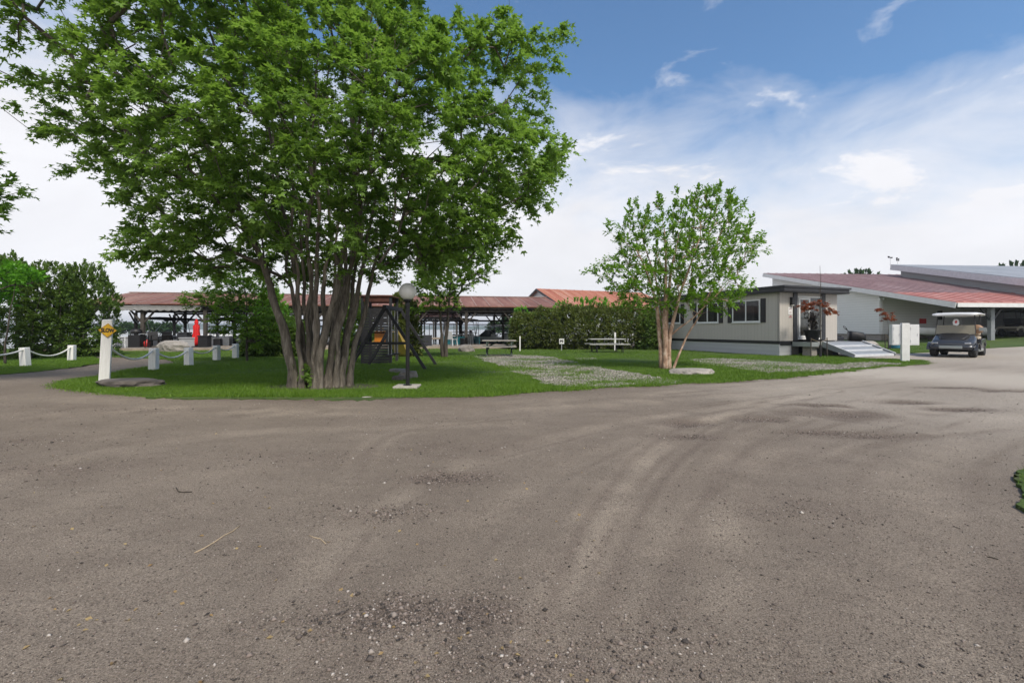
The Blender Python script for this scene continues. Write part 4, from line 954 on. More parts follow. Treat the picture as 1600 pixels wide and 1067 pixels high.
def chair(label, x, y, rz, mat, group='chairs on the shore dock'):
    r = thing('patio_chair', label, 'chair', (x, y, .16), rz, group)
    MB().bb(-.25, .25, -.24, .22, .40, .44).build('seat', mat, r, bevel=.01)
    MB().box((0, .27, .68), (.5, .035, .52), M=Matrix.Rotation(-.2, 3, 'X')).build('backrest', mat, r, bevel=.01)
    for sx in (-1, 1):
        for sy in (-1, 1): MB().beam((sx*.23, sy*.22, .42), (sx*.26, sy*.25, 0), .04, .04).build('leg', mat, r)
        MB().bb(sx*.27-.03, sx*.27+.03, -.24, .28, .62, .65).bb(sx*.27-.02, sx*.27+.02, -.24, -.2, .4, .62).build('armrest', mat, r)
    return r
def ontodock(px, v):  # x on the dock line seen in that column
    q = (px-CX)/FPX; # solve A + u*dir + v*perp lies on ray
    c, s = math.cos(SA), math.sin(SA); ax_, ay_ = shedA[0]-v*s, shedA[1]+v*c
    u = (q*ay_-ax_)/(c-q*s); return ax_+u*c, ay_+u*s
x, y = ontodock(706, -.9); chair('white plastic chair on the dock right of the forked young maple', x, y, 2.6, M['gel_white'])
x, y = ontodock(240, -.6); chair('black chair on the dock left of the boulder', x, y, .8, M['black'])
x, y = ontodock(258, -.8); chair('black chair on the dock beyond the second rope post', x, y, -2.2, M['black'])
x, y = ontodock(183, -1.2); chair('pale chair on the dock beside the slow sign', x, y, 1.2, M['gel_white'])
def ptable(label, px, v, mat, rnd_=False):
    x, y = ontodock(px, v); r = thing('patio_table', label, 'table', (x, y, .16), .3)
    MB().bb(-.6, .6, -.4, .4, .70, .735).build('table_top', mat, r, bevel=.008)
    for sx in (-1, 1):
        for sy in (-1, 1): MB().beam((sx*.52, sy*.32, .7), (sx*.56, sy*.36, 0), .04, .04).build('leg', M['black_metal'], r)
ptable('dark patio table on the dock between two black chairs', 249, -1.0, M['black']); ptable('dark patio table on the dock left of the near picnic table', 722, -.7, M['trim_dark'])
def bin_(label, px, v, mat, w=.6, h=.8):
    x, y = ontodock(px, v); r = thing('dock_box', label, 'dock box', (x, y, .16), SA)
    MB().bb(-w/2, w/2, -.3, .3, 0, h).build('body', mat, r, bevel=.03); MB().bb(-w/2-.03, w/2+.03, -.33, .33, h+.004, h+.09).build('lid', mat, r, bevel=.03)
bin_('white dock box beside the red umbrella base', 296, -.6, M['grey_hull'], .85, .5); bin_('pale storage box on the dock beside the slow sign', 192, -.2, M['grey_hull'], 1.5, .55); bin_('black bin on the dock right of the red umbrella', 320, -.8, M['black'], .5, .62)
bin_('dark storage box on the dock left of the forked young maple', 664, -.4, M['trim_dark'], .9, .6); bin_('grey round lidded bin standing behind the red umbrella', 288, .2, M['trim_dark'], .55, .8)
def grill():
    x, y = ontodock(213, -.3); r = thing('barbecue', 'black barbecue with red gas bottle on the dock near the slow sign', 'barbecue', (x, y, .16), .2)
    MB().bb(-.3, .3, -.25, .25, 0, .75).build('cabinet', M['black'], r); MB().lathe([(.0, 1.12), (.18, 1.1), (.28, 1.0), (.3, .78)], 16).build('lid', M['black'], r, True)
    MB().bb(-.75, -.31, -.22, .22, .78, .81).bb(.31, .75, -.22, .22, .78, .81).build('side_shelf', M['alu'], r)
    MB().lathe([(.02, .0), (.15, .03), (.16, .32), (.06, .4), (.05, .45)], 14, (.55, 0, 0)).build('gas_bottle', M['red_paint'], r, True)
grill()
M['awning_cloth'] = simple('awning_cloth', (.27, .27, .27), .8, .2, 5)
def awning():
    r = thing('awning', 'pale retractable awning with scalloped valance under the left eave', 'awning', SP(1.2, -.27, 0), SA)
    L = 5.2; b = MB(); n = 26
    top = [(L*i/(n*4), 0, 2.56) for i in range(n*4+1)]; bot = [(L*i/(n*4), 0, 2.40-.06*abs(math.sin(math.pi*i/8))) for i in range(n*4+1)]
    vs = top+bot; m_ = len(top); b.add(vs, [(i, i+1, m_+i+1, m_+i) for i in range(m_-1)]); o = b.build('valance', M['awning_cloth'], r); sdm = o.modifiers.new('s', 'SOLIDIFY'); sdm.thickness = .012
    MB().path([(0, .02, 2.6), (L, .02, 2.6)], .05, 10).build('roller', M['awning_cloth'], r)
awning()

# ---------------------------------------------------------------- rope posts
def bollard(label, px, py, h=.66, w=.2, group='short white rope posts', tilt=(0, 0)):
    x, y, z = G(px, py); r = thing('rope_post', label, 'post', (x, y, z), random.uniform(-.25, .25), group)
    r.rotation_euler = (tilt[0], tilt[1], r.rotation_euler.z)
    b = MB(); w_ = w/2; b.loft([[(-w_, -w_, -.1), (w_, -w_, -.1), (w_, w_, -.1), (-w_, w_, -.1)], [(-w_*.96, -w_*.96, h), (w_*.96, -w_*.96, h-.01), (w_*.96, w_*.96, h), (-w_*.96, w_*.96, h-.01)]]); b.build('timber', M['weathered_white'], r, bevel=.012)
    return Vector((x, y, z+h*.93))
tops = {}
pp = [('a', 40, 573, 'weathered white post left of the lane with its base peeling', .64, (.03, -.04)), ('b', 112, 564, 'white post by the shrub row at the far side of the lane', .62, (0, .02)), ('d', 240, 580, 'nearest short white rope post, right of the slow sign', .68, (.0, .02)), ('e', 295, 572, 'white rope post left of the red umbrella', .62, (.02, 0)), ('f', 338.5, 563.5, 'white rope post right of the red umbrella', .60, (0, 0)), ('g', 368, 560, 'farthest short white rope post, beside the slender young tree', .62, (.02, .01)), ('z', -60, 583, 'rope post outside the left edge', .64, (0, 0))]
for k, px, py, lab, h, ti in pp: tops[k] = bollard(lab, px, py, h, .2, tilt=ti)
sx, sy, sz_ = G(163, 597)
r = thing('sign_post', 'tall leaning weathered white post carrying an orange slow sign', 'sign post', (sx, sy, sz_), .25); r.rotation_euler = (.02, .045, .62)
MB().loft([[(-.098, -.098, -.1), (.098, -.098, -.1), (.098, .098, -.1), (-.098, .098, -.1)], [(-.095, -.095, 1.46), (.095, -.095, 1.48), (.095, .095, 1.49), (-.095, .095, 1.47)]]).build('timber', M['weathered_white'], r, bevel=.015)
sg = MB(); k = .168; sg.prism([(k, 0, 0), (0, 0, k), (-k, 0, 0), (0, 0, -k)], (0, -.006, 0)); sgn = sg.build('slow_sign', M['yellow_sign'], r, bevel=.004); sgn.location = (.02, -.115, 1.22); sgn.rotation_euler = (0, 0, -.06)
text('SLOW', .122, M['black'], sgn, (0, -.009, -.002), (R(90), 0, 0), 'lettering', .002, .68)
bd = MB(); k2 = .158; 
for a, b_ in (((k2, 0), (0, k2)), ((0, k2), (-k2, 0)), ((-k2, 0), (0, -k2)), ((0, -k2), (k2, 0))): bd.beam((a[0], -.0075, a[1]), (b_[0], -.0075, b_[1]), .003, .003)
bd.build('border', M['black'], sgn)
tops['c'] = Vector((sx, sy, .95))
def rope(a, b, sag, label):
    a, b = Vector(a), Vector(b); pts = [a.lerp(b, t/16)-Vector((0, 0, sag*4*(t/16)*(1-t/16))) for t in range(17)]
    o = MB().path(pts, .026, 6).build('rope', M['rope'], None, True, fix=False); tag(o, label, 'rope', 'white ropes slung between the posts')
rope(tops['z'], tops['a'], .16, 'white rope running out of the left edge from the peeling post'); rope(tops['a'], tops['b'], .3, 'white rope between the two posts left of the lane')
rope(tops['c'], tops['d'], .34, 'sagging white rope from the slow sign post to the nearest short post'); rope(tops['d'], tops['e'], .26, 'white rope hanging in front of the grey boulder'); rope(tops['e'], tops['f'], .2, 'white rope passing below the red umbrella'); rope(tops['f'], tops['g'], .18, 'farthest white rope, ending at the slender young tree')

# ---------------------------------------------------------------- rocks
def rock(name, label, base, dx, dy, dz, mat, seed, rz=0, flat=.6, cat='rock', detail=4):
    r = np.random.default_rng(seed); bm = bmesh.new(); bmesh.ops.create_icosphere(bm, subdivisions=detail, radius=1)
    v = np.array([x.co[:] for x in bm.verts]); ang = r.normal(0, 1, (14, 3)); d = np.zeros(len(v))
    planes = unit(r.normal(0, 1, (16, 3))*np.array([1, 1, .9])); cut = r.uniform(.72, .95, 16)
    for p_, c_ in zip(planes, cut): dt = v@p_; over = np.maximum(dt-c_, 0); v -= over[:, None]*p_*.92
    for f, a_ in ((3, .06), (7, .045), (16, .035), (34, .022)):
        for _ in range(5):
            k_ = unit(r.normal(0, 1, 3))*f; d += a_*np.sin(v@k_+r.uniform(0, 6.28))/2.2
    v *= (1+d)[:, None]; z = v[:, 2]; z = np.clip(z, -1, flat)+.12*np.maximum(z-flat, 0); layer = .014*np.sin(z*15+v[:, 0]*4+v[:, 1]*3)+.010*np.sign(np.sin(z*9+2.2*v[:, 0])); v[:, 0] *= 1+layer; v[:, 1] *= 1+layer
    v = np.stack([v[:, 0]*dx/2, v[:, 1]*dy/2, z*dz], -1)
    for x, c in zip(bm.verts, v): x.co = c
    me = bpy.data.meshes.new(name); bm.to_mesh(me); bm.free(); me.materials.append(mat)
    o = bpy.data.objects.new(name, me); COL.objects.link(o); o.location = base; o.rotation_euler = (0, 0, rz); tag(o, label, cat); return o
x, y, z = G(205, 604); rock('flat_rock', 'long flat dark grey rock slab at the foot of the slow sign', (x, y, 0.02), 1.5, .75, .28, M['dark_stone'], 4, .05, .5)
x, y, z = G(1080, 585); rock('flat_rock', 'flat pale rock slab right of the birch', (x, y, z+.02), 1.3, .8, .22, M['pale_stone'], 5, .1, .6)
x, y, z = G(640, 592); rock('flat_rock', 'brown flat rock just behind the lamp base', (x, y, .0), .58, .45, .34, M['stone'], 6, .3, .55)
x, y, z = G(622, 596); rock('rock', 'small dark rock left of the lamp base', (x, y, .0), .36, .3, .24, M['dark_stone'], 7, .6, .55)
x, y, z = G(624, 583); rock('flat_rock', 'low brown rock behind the lamp, farther into the lawn', (x, y, .0), .55, .4, .24, M['stone'], 8, 0, .5)
x, y, z = G(728, 550); rock('boulder', 'grey blocky boulder at the lawn edge right of the forked young maple', (x, y, .05), 1.0, .7, .5, M['stone'], 9, .2, .7)
x, y = ontodock(272, -3.1); rock('boulder', 'large pale rounded boulder lying before the dock left of the umbrella', (x, y, .12), 1.75, .9, .62, M['pale_stone'], 10, .05, .8)
x, y, z = G(1407, 550); rock('boulder', 'pale boulder behind the white service post', (x-.3, y+1.8, gzf(x)+.1), 1.7, .8, .5, M['pale_stone'], 11, .1, .8)
x, y, z = G(575, 622); rock('small_stone', 'small flat pale stone in the grass at the road edge below the maple', (x, y, .02), .22, .12, .02, M['pale_stone'], 12, .2, .6, 'stone', 3)

# ---------------------------------------------------------------- lamp post
x, y, z = G(637, 607)
r = thing('lamp_post', 'black lamp post with white globe on a square concrete slab', 'lamp post', (x, y, .0))
MB().box((-.01, 0, .02), (.5, .46, .10)).build('base_slab', M['concrete'], r, bevel=.012)
MB().bb(-.075, .075, -.075, .075, .0702, .085).path([(0, 0, .07), (0, 0, 1.83)], .042, 16).build('pole', M['black_metal'], r, False)
MB().lathe([(.045, 1.80), (.075, 1.83), (.085, 1.86), (.07, 1.885)], 20).build('collar', M['black_metal'], r, True)
MB().lathe([(.06, 1.862)]+[(.178*math.sin(a), 2.035-.178*math.cos(a)) for a in np.linspace(.38, math.pi-.001, 22)], 32).build('globe', M['globe'], r, True)

# ---------------------------------------------------------------- play tower and swing
tx, ty, tz = G(594, 567)
r = thing('play_tower', 'dark slatted play tower with yellow slide and orange inner panel', 'play tower', (tx, ty, 0), .03)
w = .5
for a in (-1, 1):
    for b_ in (-1, 1): MB().bb(a*w-.045, a*w+.045, b_*w-.045, b_*w+.045, 0, 2.40).build('corner_post', M['charcoal_wood'], r)
def slats(name, x0, x1, y, z0, z1):
    b = MB(); z = z0
    while z < z1-.02: b.bb(x0, x1, y-.012, y+.012, z, min(z+.085, z1)); z += .095
    b.build(name, M['charcoal_wood'], r)
slats('front_panel', -.5, .5, -.56, 0.02, .72); slats('front_panel', -.5, .5, -.56, 1.18, 1.98); MB().bb(-.5, -.28, -.575, -.548, .72, 1.18).build('window_side', M['charcoal_wood'], r); MB().bb(.34, .5, -.575, -.548, .72, 1.18).build('window_side', M['charcoal_wood'], r)
MB().bb(-.45, .45, -.45, .45, 1.1, 1.14).build('platform', M['charcoal_wood'], r)
MB().bb(-.1, .33, -.40, -.37, .74, 1.17).build('orange_panel', M['orange_plastic'], r)
sl_ = MB(); secs = [[(-.32, -.3+t*.05, .70+.30*t**1.5-.0)] for t in (0, .5, 1)]
b = MB(); b.prism([(-.28, -.36, .74), (.33, -.36, .74), (.33, -.36, 1.14), (.05, -.36, .98)], (0, .03, 0)); b.build('slide_wall', M['yellow_plastic'], r)
b = MB(); path = [(.22, .5, 1.15), (.26, .9, 1.05), (.32, 1.5, .6), (.36, 1.9, .25), (.38, 2.2, .15)]
secs = []
for p in path: secs.append([(p[0]-v, p[1], p[2]+h) for v, h in ((-.26, .16), (-.22, 0), (.22, 0), (.26, .16), (.29, .16), (.25, -.03), (-.25, -.03), (-.29, .16))])
b.loft(secs).build('slide', M['yellow_plastic'], r)
b = MB()
for s in (-1, 1): b.beam((-.55, s*.22, 1.12), (-1.05, s*.22, 0), .05, .08)
for k in range(4): t = (k+1)/5; b.beam((-.55-.5*(1-t), -.22, 1.12*t), (-.55-.5*(1-t), .22, 1.12*t), .04, .04)
b.build('ladder', M['charcoal_wood'], r)
MB().bb(-.58, .58, -.58, .58, 2.40, 2.44).bb(-.54, .54, -.54, -.50, 2.22, 2.398).bb(-.54, .54, .50, .54, 2.22, 2.398).build('roof', M['red_wood'], r)
ax0, ay0, _ = G(604, 578)
r = thing('swing_set', 'dark timber A frame swing in front of the play tower', 'swing', (ax0, ay0-.15, 0), .0)
H_ = 1.86; b_far = 1.9
for yy_, L_ in ((0, 1), (b_far, 0)):
    for s in (-1, 1):
        MB().beam((s*.03, yy_, H_), (s*(1.22 if s > 0 else 1.12), yy_+.05, 0.0), .085, .085).build('leg', M['charcoal_wood'], r)
MB().beam((-.68, .02, .82), (.72, .02, .82), .05, .08).build('cross_bar', M['charcoal_wood'], r)
MB().beam((0, -.1, H_+.05), (0, b_far+.1, H_+.05), .10, .12).build('top_beam', M['charcoal_wood'], r)
for yy_ in (.55, 1.3):
    b = MB()
    b.bb(-.09, .09, yy_-.22, yy_+.22, .42, .45); o = b.build('seat', M['black'], r); MB().path([(0, yy_-.2, .44), (0, yy_-.2, H_)], .008, 5).path([(0, yy_+.2, .44), (0, yy_+.2, H_)], .008, 5).build('chains', M['alu'], o)

# ---------------------------------------------------------------- picnic tables and pitch sign
def picnic(label, px, py, rz, top, frame, L, kind):
    x, y, z = G(px, py); r = thing('picnic_table', label, 'picnic table', (x, y, z+.02), rz, 'picnic tables on the lawn')
    for i in range(4): MB().bb(-L/2, L/2, -.36+i*.185, -.36+i*.185+.17, .68, .715).build('table_board', top, r, bevel=.004) if i < 4 else 0
    for s in (-1, 1): MB().bb(-L/2-.12*kind, L/2+.12*kind, s*.66-.13, s*.66+.13, .42, .455).build('bench', top, r, bevel=.004)
    for s in (-1, 1):
        X_ = s*L*.36; b = MB()
        if kind: 
            b.path([(X_, -.76, .0), (X_, -.72, .40), (X_, .72, .40), (X_, .76, .0)], .022, 6); b.path([(X_, -.25, .40), (X_, -.22, .67), (X_, .22, .67), (X_, .25, .40)], .022, 6); b.path([(X_, -.5, .4), (X_, -.5, 0), (X_, .5, 0), (X_, .5, .4)], .02, 6)
        else:
            b.beam((X_, -.25, .67), (X_, -.62, 0), .06, .12); b.beam((X_, .25, .67), (X_, .62, 0), .06, .12); b.bb(X_+.05, X_+.09, -.72, .72, .31, .415); b.bb(X_+.05, X_+.09, -.36, .36, .57, .675); b.beam((X_-s*.02, 0, .4), (X_-s*.5, 0, .66), .05, .07)
        b.build('leg_frame', frame, r)
M['aged_top'] = simple('aged_top', (.36, .33, .29), .8, .2, 5); M['green_leg'] = simple('green_leg', (.03, .05, .04), .7, .3, 6)
picnic('wooden picnic table on dark green legs left of the hedge', 780, 556.5, .02, M['aged_top'], M['green_leg'], 1.55, 0)
picnic('pale topped picnic table on thin black metal frame before the hedge', 948, 551, .03, simple('pale_top', (.46, .46, .43), .6, .12, 5), M['black_metal'], 1.85, 1)
x, y, z = G(877.5, 548.5); r = thing('pitch_sign', 'small white numbered sign on a thin stake by the hedge', 'sign', (x, y, 0))
MB().bb(-.02, .02, -.012, .012, -.05, .45).build('stake', M['alu'], r); pl_ = MB().bb(-.14, .14, -.03, -.016, .40, .70).build('sign_plate', M['white_paint'], r, bevel=.01); text('P5', .2, M['black'], pl_, (0, -.032, .55), (R(90), 0, 0))
x, y, z = G(961, 548); r = thing('service_post', 'thin grey water stand post behind the pale picnic table', 'post', (x, y, 0)); MB().bb(-.045, .045, -.045, .045, 0, 1.05).build('post', M['weathered_white'], r); MB().path([(0, -.05, .8), (0, -.12, .8), (0, -.13, .72)], .015, 6).build('tap', M['alu'], r)
x, y, z = G(812.5, 549); r = thing('service_post', 'thin pale stake at the left end of the hedge', 'post', (x, y, 0)); MB().bb(-.03, .03, -.03, .03, 0, .85).build('post', M['weathered_white'], r)

# ---------------------------------------------------------------- mobile home
C0 = (12.23, 20.8); TH = math.atan2(.369, .929); LN = 9.0; WD = 3.95; g0 = gzf(12.2)
r = thing('mobile_home', 'beige mobile home with dark flat roof edge and black shutters', 'mobile home', (C0[0], C0[1], 0), TH)
zb, zt = .70, 2.93
MB().bb(0.0, .12, .12, LN, zb, zt).bb(WD-.12, WD, .12, LN, zb, zt).build('side_walls', M['tan_siding_y'], r)
MB().bb(0.0, 1.13, 0, .118, zb, zt).bb(2.79, WD, 0, .118, zb, zt).bb(1.13, 2.79, 0, .118, 2.80, zt).build('front_wall', M['tan_siding'], r)
MB().bb(.125, WD-.125, LN-.12, LN-.003, zb, zt).build('back_wall', M['tan_siding'], r)
MB().bb(.125, WD-.125, .125, LN-.125, zb, zb+.05).build('floor', M['dark_wood'], r)
# roof with deep dark fascia
rf = MB().bb(-.24, WD+.24, -.42, LN+.25, zt+.004, zt+.20).build('roof', M['trim_dark'], r); rl = MB().bb(-.30, WD+.30, -.48, LN+.31, zt+.203, zt+.285).build('roof_edge', M['trim_dark'], rf); MB().bb(-.26, WD+.26, -.44, LN+.27, zt+.04, zt+.07).build('fascia_rib', M['black'], rf)
MB().bb(-.012, .06, -.012, LN, .56, zb-.003).bb(.06, .75, -.012, .10, .50, zb-.003).build('base_strip', M['black'], r)
MB().bb(.02, .10, .02, LN, 0, .557).bb(.10, .80, .02, .10, 0, .497).bb(WD-.10, WD-.02, .02, LN, 0, zb-.01).build('skirting', M['blue_siding'], r)
for i, x_ in enumerate((1.05, 2.5)):
    b = MB()
    for k in range(2): b.bb(x_, x_+.4, .15, .55, .05+k*.21, .05+k*.21+.2)
    b.build('block_pier', M['block'], r)
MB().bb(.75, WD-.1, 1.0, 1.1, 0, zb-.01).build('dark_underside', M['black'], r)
M['blind'] = simple('blind', (.16, .15, .14), .8, .2, 3, sc=(1, 1, 9))
def win(s0, s1, z0=1.58, z1=2.66):
    w_ = MB().bb(-.035, -.002, s0, s1, z0, z0+.06).bb(-.035, -.002, s0, s1, z1-.05, z1).bb(-.035, -.002, s0, s0+.06, z0+.06, z1-.05).bb(-.035, -.002, s1-.06, s1, z0+.06, z1-.05).bb(-.03, -.002, (s0+s1)/2-.03, (s0+s1)/2+.03, z0+.06, z1-.05).build('window', M['white_paint'], r)
    MB().bb(-.016, -.004, s0+.06, s1-.06, z0+.06, z1-.05).build('pane', M['clear_glass'], w_)
    MB().bb(-.06, -.002, s0-.03, s1+.03, z0-.04, z0-.003).build('sill', M['white_paint'], w_)
    MB().bb(-.0035, -.002, s0+.08, s0+.08+.16*(s1-s0), z0+.07, z1-.06).bb(-.0035, -.002, s0+.06, s1-.06, z1-.32, z1-.06).build('blind', M['blind'], w_)
    for a, b_ in ((s0-.29, s0-.03), (s1+.03, s1+.29)):
        q = MB().bb(-.03, -.002, a, b_, z0-.02, z1+.04); z_ = z0+.05
        while z_ < z1-.04: q.bb(-.042, -.0305, a+.04, b_-.04, z_, z_+.03); z_ += .055
        q.build('shutter', M['black'], r)
win(1.0, 2.62); win(3.52, 5.04); win(6.35, 7.55)
d = MB().bb(1.13, 2.79, -.02, .05, .76, .83).bb(1.13, 2.79, -.02, .05, 2.72, 2.798).bb(1.13, 1.20, -.02, .05, .83, 2.72).bb(2.72, 2.79, -.02, .05, .83, 2.72).bb(1.24, 1.32, -.032, -.005, .84, 2.71).bb(1.90, 1.98, -.032, -.005, .84, 2.71).bb(1.32, 1.90, -.032, -.005, .84, .94).bb(1.32, 1.90, -.032, -.005, 2.62, 2.71).bb(1.99, 2.05, 0, .03, .84, 2.71).build('sliding_door', M['white_paint'], r)
MB().bb(1.32, 1.90, -.02, -.012, .94, 2.62).bb(2.05, 2.72, .01, .018, .83, 2.72).build('pane', M['glass'], d); MB().bb(1.92, 1.95, -.06, -.033, 1.55, 1.85).build('handle', M['chrome'], d)
MB().bb(.87, 1.127, -.05, -.002, zb, zt).build('door_post', M['trim_dark'], r); MB().bb(2.80, 3.05, -.05, -.002, zb, zt).build('door_post', M['trim_dark'], r)
wl_ = MB().bb(.66, .84, -.13, -.003, 2.36, 2.72).build('wall_lamp', M['black'], r, bevel=.01); MB().bb(.69, .81, -.118, -.02, 2.33, 2.356).build('lens', M['globe'], wl_)
pn = MB().bb(.56, .82, -.012, -.002, 1.92, 2.26).build('notice', M['white_paint'], r)
M['notice_ink'] = simple('notice_ink', (.35, .16, .17), .7, .1, 5)
MB().bb(.60, .78, -.0145, -.0125, 2.15, 2.18).bb(.62, .76, -.0145, -.0125, 2.04, 2.06).bb(.60, .77, -.0145, -.0125, 1.98, 1.995).build('writing', M['notice_ink'], pn)
MB().prism([(.60, -.003, 1.78), (.80, -.003, 1.78), (.76, -.003, 1.84), (.70, -.003, 1.88), (.64, -.003, 1.83)], (0, -.012, 0)).build('emblem_plate', M['notice_ink'], r)
# landing and stepped ramp
r = thing('porch_ramp', 'grey painted landing with wide slatted ramp at the glass door', 'ramp', (C0[0], C0[1], 0), TH)
M['porch_grey'] = simple('porch_grey', (.24, .26, .285), .55, .15, 5); M['porch_pale'] = simple('porch_pale', (.55, .57, .6), .5, .1, 5)
zd = .655; b = MB(); y_ = -.9
while y_ < -.06: b.bb(.80, 4.3, y_, min(y_+.135, -.055), zd-.035, zd); y_ += .145
b.build('landing_boards', M['porch_grey'], r); MB().bb(.78, 1.50, -.94, -.902, .46, zd+.006).bb(.76, .797, -.94, -.05, .46, zd+.006).build('fascia', M['cart_silver'], r)
for x_ in (.95, 2.4, 4.1): MB().bb(x_, x_+.4, -.8, -.4, 0.0, .2).bb(x_+.005, x_+.395, -.795, -.405, .204, .4).bb(x_+.01, x_+.39, -.79, -.41, .404, zd-.04).build('block_pier', M['block'], r)
z1_ = .12; y0_, y1_ = -.94, -2.25
for x_ in (1.50, 4.28): MB().prism([(x_, y0_, zd+.03), (x_, y0_, zd-.24), (x_, y1_-.02, z1_-.10), (x_, y1_-.05, z1_+.05)], (.045, 0, 0)).build('stringer', M['porch_grey'], r); 
for x_ in (1.50, 4.28): MB().prism([(x_-.01, y0_, zd+.055), (x_-.01, y0_, zd+.032), (x_-.01, y1_-.05, z1_+.052), (x_-.01, y1_-.05, z1_+.075)], (.065, 0, 0)).build('stringer_cap', M['porch_pale'], r)
n_ = 3
for k in range(n_):
    ya, yb = y0_+(y1_-y0_)*k/n_, y0_+(y1_-y0_)*(k+1)/n_; za, zb_ = zd+(z1_-zd)*k/n_-.02, zd+(z1_-zd)*(k+1)/n_-.02
    MB().prism([(1.546, ya, za-.03), (1.546, ya, za), (1.546, yb+.05, zb_+.035), (1.546, yb+.05, zb_+.005)], (2.733, 0, 0)).build('ramp_board', M['porch_grey'], r)
    MB().prism([(1.546, yb+.048, zb_-.04), (1.546, yb+.048, zb_+.07), (1.546, yb, zb_+.05), (1.546, yb, zb_-.05)], (2.733, 0, 0)).build('ramp_bar', M['porch_pale'], r)
def lpt(t, w): return (C0[0]+.929*t+.369*w, C0[1]+.369*t-.929*w)
# planter on the landing
px_, py_ = lpt(1.30, .62)
r = thing('flower_pot', 'large black tapered pot with dark purple shrub on the landing', 'plant pot', (px_, py_, zd+.002))
MB().lathe([(.21, 0), (.33, .50), (.36, .50), (.36, .56), (.33, .56), (.31, .50), (.0, .49)], 24).build('pot', M['red_leafpot'], r, True)
p = np.stack([rng.normal(0, .11, 130), rng.normal(0, .11, 130), rng.uniform(.5, 1.25, 130)], -1); c, ax, nr, sz = sprays(p, rng.normal(0, .5, (130, 3))+np.array([0, 0, 1.3]), 3, 5, .16, .06); leaves('foliage', c, ax, nr, sz, M['purple_leaf'], r)
MB().path([(0, 0, .4), (.02, 0, 1.2)], .02, 6).path([(0.05, 0, .4), (-.08, .03, 1.1)], .015, 6).build('stem', M['dark_bark'], r)
# saplings
def sapling(label, px, py, H, crown, stakes, wrap=True):
    x, y, z = G(px, py); r = thing('red_sapling', label, 'sapling', (x, y, z), 0, 'red leaved saplings'); T = Tree()
    T.stem(curve((0, 0, -.05), (.03, 0, H*.5), (-.02, 0, H), 12, .01, 5), .028, .006)
    pts = []
    for (dx, dz, sx_, n_) in crown:
        pts += [(rng.normal(dx, sx_), rng.normal(0, sx_*.6), rng.normal(dz, sx_*.42)) for _ in range(n_)]
    pts = np.array(pts); hd = T.reach(pts, .8, .4, .25); T.mesh(r, M['dark_bark'], .003, 'trunk', 7)
    c, ax, nr, sz = sprays(pts, hd*.5+unit(pts*np.array([1, 1, 0])), 4, 6, .16, .085, .3); leaves('crown', c, ax, nr, sz, M['rust_leaf'], r, MAPLE)
    if wrap: MB().lathe([(.055, 0), (.05, .55), (.045, .55)], 12).build('trunk_guard', M['black'], r)
    for s in stakes: MB().beam((s, .02, -.05), (s, .02, .86), .03, .03).build('stake', M['dark_wood'], r); 
    if stakes: MB().path([(stakes[0], 0, .8), (0, 0, .66)], .007, 4).path([(stakes[1], 0, .8), (0, 0, .66)], .007, 4).build('tie', M['straw'], r)
    if H > 3:
        b = MB()
        for a, h0, h1 in ((.12, 2.1, 3.1), (-.10, 2.3, 3.3), (.07, 2.6, 3.7), (-.16, 2.0, 2.8), (.2, 2.2, 2.9)): b.path([(0, 0, h0), (a, a*.4, h1)], [.006, .002], 4)
        b.build('bare_twigs', M['dark_bark'], r)
sapling('young red leaved tree tied between two stakes in front of the glass door', 1282, 558.5, 4.0, [(-.48, 2.25, .24, 17), (.02, 2.3, .18, 9), (.42, 2.02, .14, 9)], (-.40, .30))
x = G(1388, 548); sapling('smaller orange leaved sapling near the white sided building', 1388, 546, 1.5, [(-.12, 1.95, .12, 8), (-.38, 2.2, .13, 8), (.0, 1.7, .14, 9)], (-.16, .12), False)

# ---------------------------------------------------------------- white service post
x, y, z = G(1414, 565); r = thing('meter_post', 'thick white post with two white meter boxes at the lawn tip', 'meter post', (x, y, z), -.35)
MB().bb(-.12, .12, -.08, .08, -.05, 1.45).build('post', M['white_paint'], r, bevel=.008)
for a, b_ in ((-.40, -.124), (.124, .43)):
    o = MB().bb(a, b_, -.02, .26, .62, 1.40).build('meter_box', M['gel_white'], r, bevel=.01); MB().bb(a+.03, b_-.03, -.027, -.021, .66, 1.36).build('door', M['gel_white'], o); MB().bb(b_-.07, b_-.05, -.036, -.0275, .98, 1.06).bb(a+.034, a+.046, -.036, -.0275, .74, .82).bb(a+.034, a+.046, -.036, -.0275, 1.2, 1.28).build('latch', M['alu'], o)

